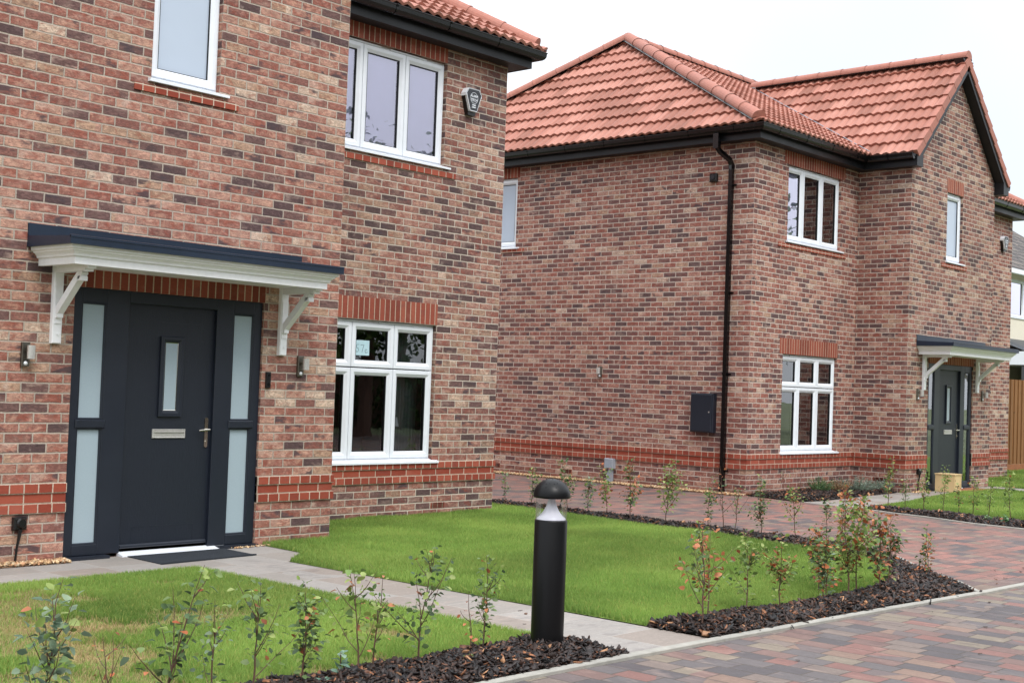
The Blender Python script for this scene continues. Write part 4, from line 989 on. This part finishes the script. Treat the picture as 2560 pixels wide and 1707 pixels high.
P = sample(bedR, 350, (-1.3, -5.2, 2.5, -4.4)); P = P + rng.normal(0, .06, P.shape); chips('bark_mulch', P, np.full(len(P), .02), (.02, .05), (.3, .7), mc, mp, 'loose bark flakes spilled along the kerb and lawn edge')
P = sample([(-3, -9), (6, -5.4), (6, -2), (4.6, 3), (-1.2, -1), (-2.0, -4.9)], 150, None); chips('leaf_litter', P, np.full(len(P), .008), (.012, .04), (.3, .7), [(70, 50, 40), (120, 80, 54), (50, 42, 38)], [4, 2, 3], 'few stray bark flakes and fallen leaves on the paving', thick=.06, tilt=.15)
gc = [(206, 176, 136), (180, 146, 108), (222, 200, 168), (150, 112, 82), (196, 150, 112)]; gp = [4, 4, 2, 3, 3]
P = sample([(-4.6, -.13), (-2.64, -.13), (-2.64, 0), (-4.6, 0)], 1500); chips('gravel', P, np.full(len(P), .016) + rng.random(len(P)) * .012, (.014, .034), (.5, .9), gc, gp, 'tan gravel strip against the nearest house wall', 'pebble', .5)
P = sample([(8.58, 1.1), (8.775, 1.06), (8.775, 9), (8.58, 9)], 7000); chips('gravel', P, np.full(len(P), .010) + rng.random(len(P)) * .014, (.014, .036), (.5, .9), gc, gp, 'tan gravel strip along the long side wall', 'pebble', .5)
P = sample([(-1.13, -.09), (-.72, -.09), (-.72, 0), (-1.13, 0)], 90); chips('gravel', P, np.full(len(P), .012), (.012, .026), (.5, .9), gc, gp, 'few tan pebbles under the door side panel', 'pebble', .5)
P = sample([(XI + .2, .02), (JL2, .02), (JL2, .13), (XI + .2, .13)], 260); chips('gravel', P, np.full(len(P), .012), (.014, .034), (.5, .9), gc, gp, 'tan pebbles below the farther outdoor socket', 'pebble', .5)

# ================================================================== PLANTS
GREEN = [(98, 122, 76), (112, 134, 82), (82, 106, 68), (126, 148, 92), (74, 94, 66)]
BLUE = [(112, 132, 108), (128, 148, 120), (94, 116, 94), (142, 160, 130), (118, 142, 92)]
LIME = [(146, 164, 88), (130, 152, 80), (114, 140, 74), (160, 174, 104), (98, 122, 68)]
RUST = [(186, 110, 70), (162, 90, 58), (206, 136, 96), (138, 80, 54), (194, 122, 84)]
def leaves(bases, dirs, size, colr):
    """folded pointed oval leaves"""
    n = len(bases); B = np.array(bases); D = np.array(dirs); D /= np.linalg.norm(D, axis=1)[:, None] + 1e-9
    up = np.tile([0, 0, 1.0], (n, 1)) + rng.normal(0, .5, (n, 3)); S = np.cross(D, up); S /= np.linalg.norm(S, axis=1)[:, None] + 1e-9; Nn = np.cross(S, D)
    L = np.array(size)[:, None]; W = L * (.30 + .08 * rng.random((n, 1))); dr = (rng.random((n, 1)) * .35)
    p0 = B; p1 = B + D * L * .35 + S * W + Nn * L * .10; p2 = B + D * L * .35 - S * W + Nn * L * .10; pm = B + D * L * .38
    p3 = B + D * L * .75 + S * W * .72 + Nn * L * (.04 - dr * .5); p4 = B + D * L * .75 - S * W * .72 + Nn * L * (.04 - dr * .5); p5 = B + D * L - Nn * L * dr
    V = np.stack([p0, p1, p2, pm, p3, p4, p5], 1); b = (np.arange(n) * 7)[:, None]
    F = np.concatenate([b + np.array([t]) for t in ([0, 3, 1], [0, 2, 3], [3, 4, 1], [3, 2, 5], [3, 6, 4], [3, 5, 6])])
    C = np.repeat(np.array(colr)[:, None], 7, 1); C = C * np.array([.85, 1.05, .95, .9, 1.05, .95, 1.0])[None, :, None]
    return V.reshape(-1, 3), F, C.reshape(-1, 3)
def sapling(x, y, h, label, seed, nl=70, pal=GREEN, rust=.06, lean=(0, 0), br=4, spread=.5, lsz=.036, group='young hedge saplings', topbare=0.0, name='hedge_sapling', lowbare=.12, zb=.02, dense=1.0, cat='sapling'):
    rs = random.Random(seed); o = thing(name, label, cat, (x, y, 0), group)
    m = MB(); nodes = []; K = 7; p = Vector((x, y, zb)); main = [p.copy()]; d = Vector((lean[0] * .6, lean[1] * .6, 1))
    for i in range(K):
        d = Vector((lean[0] * (.5 + i / K) + rs.uniform(-.12, .12), lean[1] * (.5 + i / K) + rs.uniform(-.12, .12), 1)).normalized(); p = p + d * (h / K); main.append(p.copy())
    hz = main[-1].z - zb; main = [Vector((x + (q.x - x), y + (q.y - y), zb + (q.z - zb) * h / max(hz, 1e-3))) for q in main]
    r0 = .0032 + .0042 * h; m.tube(main, [r0 * (1 - .82 * i / K) for i in range(K + 1)], 5)
    segs = [(main, 1.0)]
    for b in range(br):
        t = rs.uniform(.18, .8); i = int(t * K); f = t * K - i; s = main[i].lerp(main[min(i + 1, K)], f); an = rs.uniform(0, 6.283); el = rs.uniform(.5, 1.1)
        L = h * spread * rs.uniform(.5, 1.0) * (1.1 - t * .7); path = [s]; q = s.copy(); dd = Vector((math.cos(an) * math.cos(el), math.sin(an) * math.cos(el), math.sin(el)))
        for k in range(4):
            dd = (dd + Vector((rs.uniform(-.2, .2), rs.uniform(-.2, .2), .14))).normalized(); q = q + dd * L / 4; path.append(q.copy())
        m.tube(path, [r0 * .55 * (1 - .7 * k / 4) for k in range(5)], 4); segs.append((path, .8))
    m.build('stem', 'bark', o)
    if nl <= 0: return o
    tot = sum(sum((s[i + 1] - s[i]).length for i in range(len(s) - 1)) for s, _ in segs); B = []; D = []; S = []; C = []
    pl = [tuple(lin(v) for v in c) for c in pal]; rl = [tuple(lin(v) for v in c) for c in RUST]; li = [tuple(lin(v) for v in c) for c in LIME]
    for s, wgt in segs:
        L = sum((s[i + 1] - s[i]).length for i in range(len(s) - 1)); n = max(2, int(nl * L / tot))
        for k in range(n):
            t = (lowbare if s is main else .1) + (1 - lowbare - topbare if s is main else .9) * (k + rs.random() * .8) / n; t = min(t, .999); i = int(t * (len(s) - 1)); f = t * (len(s) - 1) - i; a = s[i].lerp(s[i + 1], f)
            ax = (s[i + 1] - s[i]).normalized(); th = k * 2.4 + rs.uniform(-.6, .6); sd = ax.orthogonal().normalized(); sd = Matrix.Rotation(th, 3, ax) @ sd
            dv = (sd + ax * rs.uniform(-.1, .8) + Vector((0, 0, rs.uniform(-.35, .3)))).normalized(); off = dv * rs.uniform(.004, .045) * dense
            B.append(tuple(a + off)); D.append(tuple(dv)); S.append(lsz * rs.uniform(.6, 1.2)); u = rs.random()
            top = (a.z - zb) / h
            c = rl[rs.randrange(5)] if u < rust else (li[rs.randrange(5)] if rs.random() < top * .35 else pl[rs.randrange(5)])
            kf = rs.uniform(.8, 1.15); C.append((c[0] * kf, c[1] * kf, c[2] * kf))
    V, F, CC = leaves(B, D, S, C); vc('foliage', V, F, CC, 'leaf', o); return o

CAM = dict(f=3311.7956, yaw=.8398, pitch=.0353, roll=.0361, loc=(-7.9318, -9.2574, 1.4368))
def camaxes():
    y, p, r = CAM['yaw'], CAM['pitch'], CAM['roll']
    f = Vector((math.sin(y) * math.cos(p), math.cos(y) * math.cos(p), math.sin(p))); rr = Vector((math.cos(y), -math.sin(y), 0)); u = rr.cross(f)
    return rr * math.cos(r) + u * math.sin(r), -rr * math.sin(r) + u * math.cos(r), f
exec_marker = 1
SAP = [  # x, y, height, label, leaves, palette, rust, lean, branches, spread, leaf size, extras
 (-5.3, -4.55, 0.62, 'leafy blue-green sapling at the bottom left corner of the view', 95, BLUE, .02, (.10, -.05), 7, .62, .050, {}),
 (-4.99, -4.55, 0.38, 'nearly bare reddish twigs between the two leftmost foreground saplings', 6, LIME, .6, (-.12, .1), 3, .7, .03, {}),
 (-4.76, -4.55, 0.64, 'foreground sapling leaning right with large curled leaves at its tip', 60, GREEN, .05, (.18, -.12), 4, .55, .052, {'lowbare': .3}),
 (-4.5, -4.55, 0.47, 'thin sparse foreground sapling left of the forked one', 42, BLUE, .04, (-.03, .03), 3, .45, .036, {}),
 (-4.31, -4.55, 0.53, 'forked foreground sapling with red-brown leaf near its top', 58, GREEN, .05, (.02, 0), 5, .7, .040, {'lowbare': .3}),
 (-4.01, -4.53, 0.49, 'densest bluish foreground sapling in the middle of the front row', 120, GREEN, .05, (.03, 0), 6, .5, .040, {}),
 (-3.6, -4.46, 0.5, 'tall foreground sapling with big lime leaves over bare lower stem', 46, LIME, .07, (-.05, .05), 4, .65, .050, {'lowbare': .4}),
 (-3.5, -4.45, 0.49, 'slim sapling with a yellow tip right of the lime-leaved one', 36, LIME, .14, (.06, -.02), 3, .4, .036, {}),
 (-3.19, -4.45, 0.6, 'many-branched green sapling in front of the grey slab path', 110, GREEN, .04, (.08, -.04), 7, .6, .040, {}),
 (-2.68, -4.42, 0.52, 'upright green sapling nearest the left of the bollard light', 74, GREEN, .04, (.0, 0), 4, .42, .038, {}),
 (-2.83, -4.47, 0.35, 'bare brown twig with few orange leaves beside the bollard sapling', 9, RUST, .8, (-.04, 0), 1, .4, .035, {}),
 (-1.1, -4.76, 0.66, 'spindly tall sapling with one orange tip leaf, first of the mound row', 60, GREEN, .30, (.05, .08), 6, .55, .034, {}),
 (-0.86, -4.64, 0.56, 'sapling hung with big orange leaves behind the first mound sapling', 40, RUST, .75, (.22, .10), 4, .6, .044, {'topbare': .0}),
 (-0.33, -4.6, 0.52, 'dark-stemmed sapling with lime leaves, third on the mulch mound', 84, LIME, .05, (.06, .05), 5, .55, .034, {}),
 (-0.16, -4.75, 0.52, 'bushy yellow-green sapling, fourth on the mulch mound', 100, LIME, .30, (.05, .0), 5, .5, .034, {}),
 (.48, -4.74, .44, 'grey-leaved dense sapling with two pinkish leaves on the mulch mound', 120, GREEN, .22, (-.05, 0), 6, .6, .034, {}),
 (.66, -4.62, .34, 'low grey-green sapling tucked behind the dense grey one', 60, BLUE, .10, (0, 0), 4, .6, .032, {}),
 (0.99, -4.64, 0.74, 'tallest bright lime sapling in the thick clump by the kerb', 150, LIME, .16, (-.03, .05), 7, .45, .040, {}),
 (1.16, -4.62, 0.7, 'second tall lime sapling of the thick clump', 130, LIME, .22, (.02, 0), 6, .45, .038, {}),
 (1.25, -4.76, 0.62, 'sapling with a big cluster of rusty orange leaves at its top', 120, GREEN, .45, (.03, .06), 6, .5, .040, {}),
 (1.66, -4.62, .46, 'green sapling right of the orange-topped one in the clump', 90, GREEN, .16, (-.03, .02), 5, .5, .036, {}),
 (2.35, -4.30, .50, 'long bare upright twig behind the clump', 10, GREEN, .3, (0, 0), 1, .3, .03, {}),
 (2.28, -4.66, .38, 'thin twig with small red leaves near the kerb corner', 30, RUST, .8, (-.08, .0), 3, .35, .026, {}),
 (2.46, -4.56, .40, 'short sapling with fresh green tip nearest the kerb corner', 42, GREEN, .05, (.04, 0), 2, .35, .036, {}),
 (.95, -4.42, .46, 'reddish-leaved sapling leaning behind the lime clump', 70, GREEN, .40, (.05, -.02), 4, .5, .036, {}),
 (4.16, 1.98, .36, 'leafy sapling nearest the corner of the near house', 44, GREEN, .05, (.02, 0), 3, .35, .030, {}),
 (4.18, 1.62, .40, 'second sapling from the near house corner in the back row', 44, BLUE, .05, (0, 0), 2, .3, .030, {}),
 (4.20, 1.22, .48, 'bushy sapling just left of the bollard cap', 84, GREEN, .05, (0, 0), 4, .45, .032, {}),
 (4.18, .62, .62, 'tall open sapling with round leaves right of the bollard cap', 70, GREEN, .06, (-.06, .1), 5, .5, .040, {}),
 (4.16, .30, .40, 'low dark green sapling between the bollard cap and the orange-tinted ones', 80, BLUE, .03, (0, 0), 5, .5, .032, {}),
 (4.14, .02, .58, 'sapling with orange-tinted top in front of the grey utility box', 80, LIME, .28, (-.10, .1), 5, .5, .036, {}),
 (4.13, -.32, .66, 'sapling with many orange leaves below the air brick', 110, GREEN, .42, (-.02, .02), 6, .45, .036, {}),
 (4.13, -0.8, 0.68, 'tallest fresh green sapling of the back row, leaning right', 120, LIME, .04, (.12, -.08), 6, .5, .042, {}),
 (4.05, -1.40, .42, 'short green sapling left of the bare twiggy one', 60, GREEN, .05, (.06, -.05), 4, .4, .032, {}),
 (4.02, -1.62, .68, 'bare twiggy sapling with one large orange leaf', 26, GREEN, .35, (-.02, .02), 5, .45, .034, {}),
 (3.98, -1.78, .48, 'small twiggy sapling in the bend of the back row', 26, GREEN, .2, (.05, 0), 5, .6, .028, {}),
 (3.94, -2.12, .60, 'dense upright green sapling in front of the driveway', 110, GREEN, .03, (.01, 0), 4, .32, .034, {}),
 (3.84, -2.58, .52, 'forked sapling with yellowish side branch in front of the driveway', 70, LIME, .22, (-.05, .05), 4, .6, .034, {}),
 (3.70, -3.00, .46, 'slender sapling with rusty lower leaves in front of the driveway', 60, GREEN, .12, (.03, 0), 3, .3, .032, {}),
 (3.56, -3.22, .60, 'reddish curved sapling joining the back row to the clump', 60, RUST, .35, (.10, -.05), 4, .4, .034, {}),
 (3.20, -3.62, .56, 'rust-leaved sapling in the bend of the kerb behind the clump', 70, GREEN, .45, (.0, 0), 4, .4, .034, {}),
 (9.05, -1.02, .66, 'tall yellowish sapling at the corner of the farther lawn', 70, LIME, .15, (.05, 0), 3, .3, .036, {}),
 (8.98, -1.30, .40, 'second sapling along the farther lawn edge, thin and green', 40, GREEN, .05, (-.03, 0), 3, .35, .034, {}),
 (8.95, -1.58, .56, 'third sapling along the farther lawn edge, below the socket cable', 60, LIME, .05, (.02, 0), 4, .4, .034, {}),
 (8.92, -1.86, .60, 'sapling in line with the wooden box on the farther lawn edge', 60, LIME, .03, (0, 0), 3, .3, .036, {}),
 (8.90, -2.08, .38, 'short rusty-tinged sapling right of the one before the box', 40, GREEN, .25, (.02, 0), 3, .4, .03, {}),
 (8.78, -2.32, .52, 'pale yellow sapling in the middle of the farther lawn edge', 66, LIME, .06, (-.02, 0), 4, .4, .034, {}),
 (8.72, -2.55, .48, 'airy sapling right of the pale yellow one on the farther edge', 50, LIME, .04, (.04, 0), 4, .5, .030, {}),
 (8.70, -2.84, .62, 'tall pale sapling, last but one towards the right picture edge', 80, LIME, .04, (-.02, 0), 4, .35, .034, {}),
 (8.66, -3.10, .58, 'green sapling cut by the right picture edge', 80, GREEN, .06, (.02, 0), 4, .35, .034, {}),
]
for i, (x, y, h, lab, nl, pal, ru, le, br, sp, ls, ex) in enumerate(SAP):
    sapling(x, y, h, lab, 100 + i * 7, int(nl * (1.9 if i < 11 else 2.3 if 15 <= i <= 24 and y < -4.3 else 2.2)) if nl > 12 else nl, pal, ru, le, br + 2, sp * 1.1, ls * (.90 if i < 11 else 1.08), **ex)

def tuft(x, y, h, w, n, cols, label, name, cat, lw=.006, seed=1, flowers=None, zb=.02, mat='leaf'):
    rs = np.random.default_rng(seed); o = thing(name, label, cat, (x, y, 0))
    th = rs.random(n) * 6.283; r = rs.random(n) ** .6; B = np.stack([x + np.cos(th) * r * w * .25, y + np.sin(th) * r * w * .25, np.full(n, zb)], 1)
    D = np.stack([np.cos(th) * r * w * .5, np.sin(th) * r * w * .5, h * (.6 + .4 * rs.random(n)) * (1 - .35 * r)], 1); Tp = B + D
    d = np.stack([-np.sin(th + 1), np.cos(th + 1), np.zeros(n)], 1) * lw / 2; mid = B + D * .55
    V = np.stack([B - d, B + d, mid + d, mid - d, Tp], 1).reshape(-1, 3); b = (np.arange(n) * 5)[:, None]
    F = np.concatenate([b + np.array([[0, 1, 2]]), b + np.array([[0, 2, 3]]), b + np.array([[3, 2, 4]])])
    C = srgb(cols)[rs.integers(0, len(cols), n)] * (.75 + .5 * rs.random((n, 1))); vc('stems', V, F, np.repeat(C[:, None], 5, 1).reshape(-1, 3), mat, o)
    # small leaves along the stems
    k = n * 5; j = rs.integers(0, n, k); t = rs.random(k) * .8 + .15; BB = B[j] + D[j] * t[:, None]; DD = rs.normal(0, 1, (k, 3)) * [1, 1, .5] + [0, 0, .6]
    Vv, Ff, Cc = leaves(BB, DD, list(rs.random(k) * .018 + (.012 if lw < .008 else .03)), srgb(cols)[rs.integers(0, len(cols), k)] * (.8 + .4 * rs.random((k, 1)))); vc('foliage', Vv, Ff, Cc, mat, o)
    return o
LAV = [(132, 146, 132), (150, 162, 146), (108, 124, 112), (96, 116, 92)]
tuft(11.15, .52, .30, .60, 220, LAV, 'wide grey-green lavender bush in the bed below the wall corner', 'lavender', 'lavender', seed=3)
tuft(11.80, .42, .24, .40, 120, LAV, 'smaller grey lavender nearest the farther doorway', 'lavender', 'lavender', seed=4)
tuft(10.35, .72, .30, .38, 130, [(88, 118, 76), (72, 100, 66), (110, 138, 90)], 'round green shrub in the bed below the three-light window', 'garden_shrub', 'shrub', seed=5)
tuft(10.72, .62, .26, .34, 90, [(150, 120, 88), (120, 88, 62), (170, 146, 110)], 'clump of dry brown grass between shrub and lavender', 'dry_grass', 'grass clump', seed=6)
sapling(9.42, .82, .34, 'pale grey twiggy shrub at the left end of the house bed', 901, 40, [(120, 108, 92), (98, 90, 78), (132, 122, 100), (86, 92, 70), (110, 100, 86)], .1, (0, 0), 9, .7, .022, group='twiggy shrubs in the bed', name='twiggy_shrub', cat='shrub')
sapling(9.95, .84, .32, 'bare pinkish twiggy shrub second in the house bed', 902, 14, [(150, 110, 92)] * 5, .2, (0, 0), 8, .7, .02, group='twiggy shrubs in the bed', name='twiggy_shrub', cat='shrub')
NET = [(128, 158, 140), (108, 142, 122), (146, 172, 150)]
def weed(x, y, h, label, seed, cols=NET, n=22, sz=.045):
    rs = np.random.default_rng(seed); o = thing('weed', label, 'weed', (x, y, 0), 'weeds in the mulch')
    t = rs.random(n); B = np.stack([x + rs.normal(0, .012, n), y + rs.normal(0, .012, n), .02 + t * h * .8], 1); th = rs.random(n) * 6.283
    V, F, C = leaves(B, np.stack([np.cos(th), np.sin(th), rs.random(n) * .7], 1), list(sz * (.6 + .6 * rs.random(n))), srgb(cols)[rs.integers(0, len(cols), n)]); vc('foliage', V, F, C, 'leaf', o)
    m = MB(); m.tube([(x, y, .0), (x + .003, y, h * .9)], .003, 5); m.build('stem', 'bark', o)
weed(-3.80, -4.55, .20, 'blue-green nettle among the foreground saplings', 21); weed(-3.93, -4.60, .08, 'low pale nettle at the bottom edge of the view', 22)
weed(-3.05, -4.66, .09, 'small broad-leaved weed left of the bollard', 23, [(120, 144, 84), (96, 124, 74)]); weed(8.05, -2.80, .10, 'low mint-green weed in the farther mulch strip', 24, [(140, 176, 130), (120, 158, 110)])
weed(7.98, -3.06, .12, 'broader mint-green weed nearest the right picture edge', 25, [(140, 176, 130), (120, 158, 110)], 30, .06)

# trees across the street, behind the camera: they are what the panes reflect
def tree(x, y, h, r, label, seed):
    rs = np.random.default_rng(seed); o = thing('street_tree', label, 'tree', (x, y, 0), 'trees across the street')
    m = MB(); m.tube([(x, y, -.03), (x + .1, y, h * .3), (x, y + .1, h * .6), (x, y, h * .85)], [.22, .17, .1, .03], 8)
    for k in range(7):
        t = rs.random() * 6.28; z = h * (.35 + .4 * rs.random()); m.tube([(x, y, z), (x + math.cos(t) * r * .4, y + math.sin(t) * r * .4, z + r * .3), (x + math.cos(t) * r * .8, y + math.sin(t) * r * .8, z + r * .7)], [.08, .05, .02], 6)
    m.build('trunk', 'bark', o)
    nc = 46; cc = rs.normal(0, 1, (nc, 3)); cc /= np.linalg.norm(cc, axis=1)[:, None]; cc = cc * (rs.random((nc, 1)) ** .4) * [r, r, h * .34] + [x, y, h * .64]
    n = 5200; j = rs.integers(0, nc, n); B = cc[j] + rs.normal(0, r * .17, (n, 3)); D = rs.normal(0, 1, (n, 3))
    V, F, C = leaves(B, D, list((.12 + .14 * rs.random(n)) * (1 + (r > 4) * .5)), srgb([(60, 84, 40), (78, 104, 48), (48, 70, 36), (96, 118, 60)])[rs.integers(0, 4, n)]); vc('crown', V, F, C, 'leaf', o)
tree(11, -17, 8, 3.2, 'broad green tree across the street opposite the near window', 31); tree(16, -15, 6.5, 2.6, 'rounded tree across the street, right of the broad one', 32)
tree(21, -19, 9, 3.4, 'tallest tree across the street', 33); tree(6, -20, 7.5, 3.0, 'green tree across the street behind the camera', 34); tree(28, -14, 8, 3.2, 'tree across the street farthest to the right', 35)

for i, (x, y, h, r) in enumerate([(-22, -26, 10, 4.4), (-14, -24, 9, 4.2), (-6, -27, 11, 4.8), (1, -25, 9.5, 4.2), (9, -27, 11, 4.6), (15, -24, 9, 4.0), (24, -27, 11, 4.6), (33, -24, 10, 4.4), (-30, -20, 10, 4.4), (41, -20, 10, 4.2)]):  # unseen row, added to cut low sky light under the canopies
    tree(x, y, h, r, 'unseen tree of the row added across the street to block low sky, ' + ['second', 'third', 'fourth', 'fifth', 'sixth', 'seventh', 'eighth', 'ninth', 'first', 'tenth'][i] + ' from its left end', 50 + i)
o = thing('added_hedge', 'unseen hedge added along the far side of the street to block low sky', 'hedge', (0, -21, 0))  # out of view, added with the tree row to hold back low sky
rs = np.random.default_rng(77); n = 16000; B = np.stack([rs.random(n) * 70 - 32, -21.5 + rs.random(n) * 1.2, rs.random(n) * 2.0], 1)
V, F, C = leaves(B, rs.normal(0, 1, (n, 3)), list(.14 + .1 * rs.random(n)), srgb([(60, 84, 40), (78, 104, 48), (48, 70, 36)])[rs.integers(0, 3, n)]); vc('foliage', V, F, C, 'leaf', o)
m = MB(); m.box(-32, 38, -21.3, -21.0, -.03, 1.7); m.build('branches', 'bark', o)

# ================================================================== CAMERA, SKY, LIGHT
cam = bpy.data.cameras.new('Camera'); co = bpy.data.objects.new('Camera', cam); COL.objects.link(co)
rr, uu, ff = camaxes(); mt = Matrix((rr, uu, -ff)).transposed().to_4x4(); mt.translation = Vector(CAM['loc']); co.matrix_world = mt
cam.sensor_width = 36; cam.lens = CAM['f'] * 36 / 2560; cam.clip_end = 2000; cam.clip_start = .05
SC.camera = co
SUN_EL, SUN_AZ = 52, 205        # azimuth measured clockwise from +Y
wd = bpy.data.worlds.new('World'); SC.world = wd; wd.use_nodes = True; nt = wd.node_tree; nt.nodes.clear()
out = nt.nodes.new('ShaderNodeOutputWorld'); bg = nt.nodes.new('ShaderNodeBackground'); sky = nt.nodes.new('ShaderNodeTexSky'); sky.sky_type = 'NISHITA'; sky.sun_disc = False
sky.sun_elevation = R(SUN_EL); sky.sun_rotation = R(SUN_AZ); sky.air_density = 1.2; sky.dust_density = 2.0
tc = nt.nodes.new('ShaderNodeTexCoord'); nz = nt.nodes.new('ShaderNodeTexNoise'); nz.inputs['Scale'].default_value = 1.7; nz.inputs['Detail'].default_value = 4; nz.inputs['Roughness'].default_value = .5
nt.links.new(tc.outputs['Generated'], nz.inputs['Vector'])
mr = nt.nodes.new('ShaderNodeMapRange'); mr.inputs[1].default_value = .36; mr.inputs[2].default_value = .52; mr.inputs[3].default_value = .84; mr.inputs[4].default_value = .98
nt.links.new(nz.outputs['Fac'], mr.inputs[0])
mx = nt.nodes.new('ShaderNodeMix'); mx.data_type = 'RGBA'; mx.inputs[7].default_value = (10, 10, 10, 1)
sz = nt.nodes.new('ShaderNodeSeparateXYZ'); nt.links.new(tc.outputs['Generated'], sz.inputs[0]); e1 = nt.nodes.new('ShaderNodeMapRange'); nt.links.new(sz.outputs[2], e1.inputs[0])
e1.inputs[1].default_value = 0; e1.inputs[2].default_value = 1; e1.inputs[3].default_value = 7.6; e1.inputs[4].default_value = 21.0
vs_ = nt.nodes.new('ShaderNodeVectorMath'); vs_.operation = 'SCALE'; vs_.inputs[0].default_value = (.96, 1.0, 1.055); nt.links.new(e1.outputs[0], vs_.inputs['Scale']); nt.links.new(vs_.outputs[0], mx.inputs[7])
vd = nt.nodes.new('ShaderNodeVectorMath'); vd.operation = 'DOT_PRODUCT'; vd.inputs[1].default_value = (.897, .361, .253); nt.links.new(tc.outputs['Generated'], vd.inputs[0])
m2 = nt.nodes.new('ShaderNodeMapRange'); m2.inputs[1].default_value = .90; m2.inputs[2].default_value = 1.0; m2.inputs[3].default_value = 1.0; m2.inputs[4].default_value = .66; nt.links.new(vd.outputs['Value'], m2.inputs[0])
m3 = nt.nodes.new('ShaderNodeMath'); m3.operation = 'MULTIPLY'; nt.links.new(mr.outputs[0], m3.inputs[0]); nt.links.new(m2.outputs[0], m3.inputs[1]); nt.links.new(m3.outputs[0], mx.inputs[0]); nt.links.new(sky.outputs[0], mx.inputs[6]); nt.links.new(mx.outputs[2], bg.inputs[0]); bg.inputs[1].default_value = .08
nt.links.new(bg.outputs[0], out.inputs[0])
sl = bpy.data.lights.new('Sun', 'SUN'); sl.energy = 1.2; sl.angle = R(20); sl.color = (1, .965, .92); so = bpy.data.objects.new('Sun', sl); COL.objects.link(so)
az, el = R(SUN_AZ), R(SUN_EL); sd = Vector((math.sin(az) * math.cos(el), math.cos(az) * math.cos(el), math.sin(el))); so.rotation_euler = sd.to_track_quat('Z', 'Y').to_euler()
SC.view_settings.view_transform = 'Standard'; SC.view_settings.look = 'None'; SC.view_settings.gamma = 1; SC.view_settings.exposure = 0.74
SC.render.engine = 'CYCLES'; SC.cycles.use_denoising = True; SC.cycles.max_bounces = 6; SC.cycles.transparent_max_bounces = 12
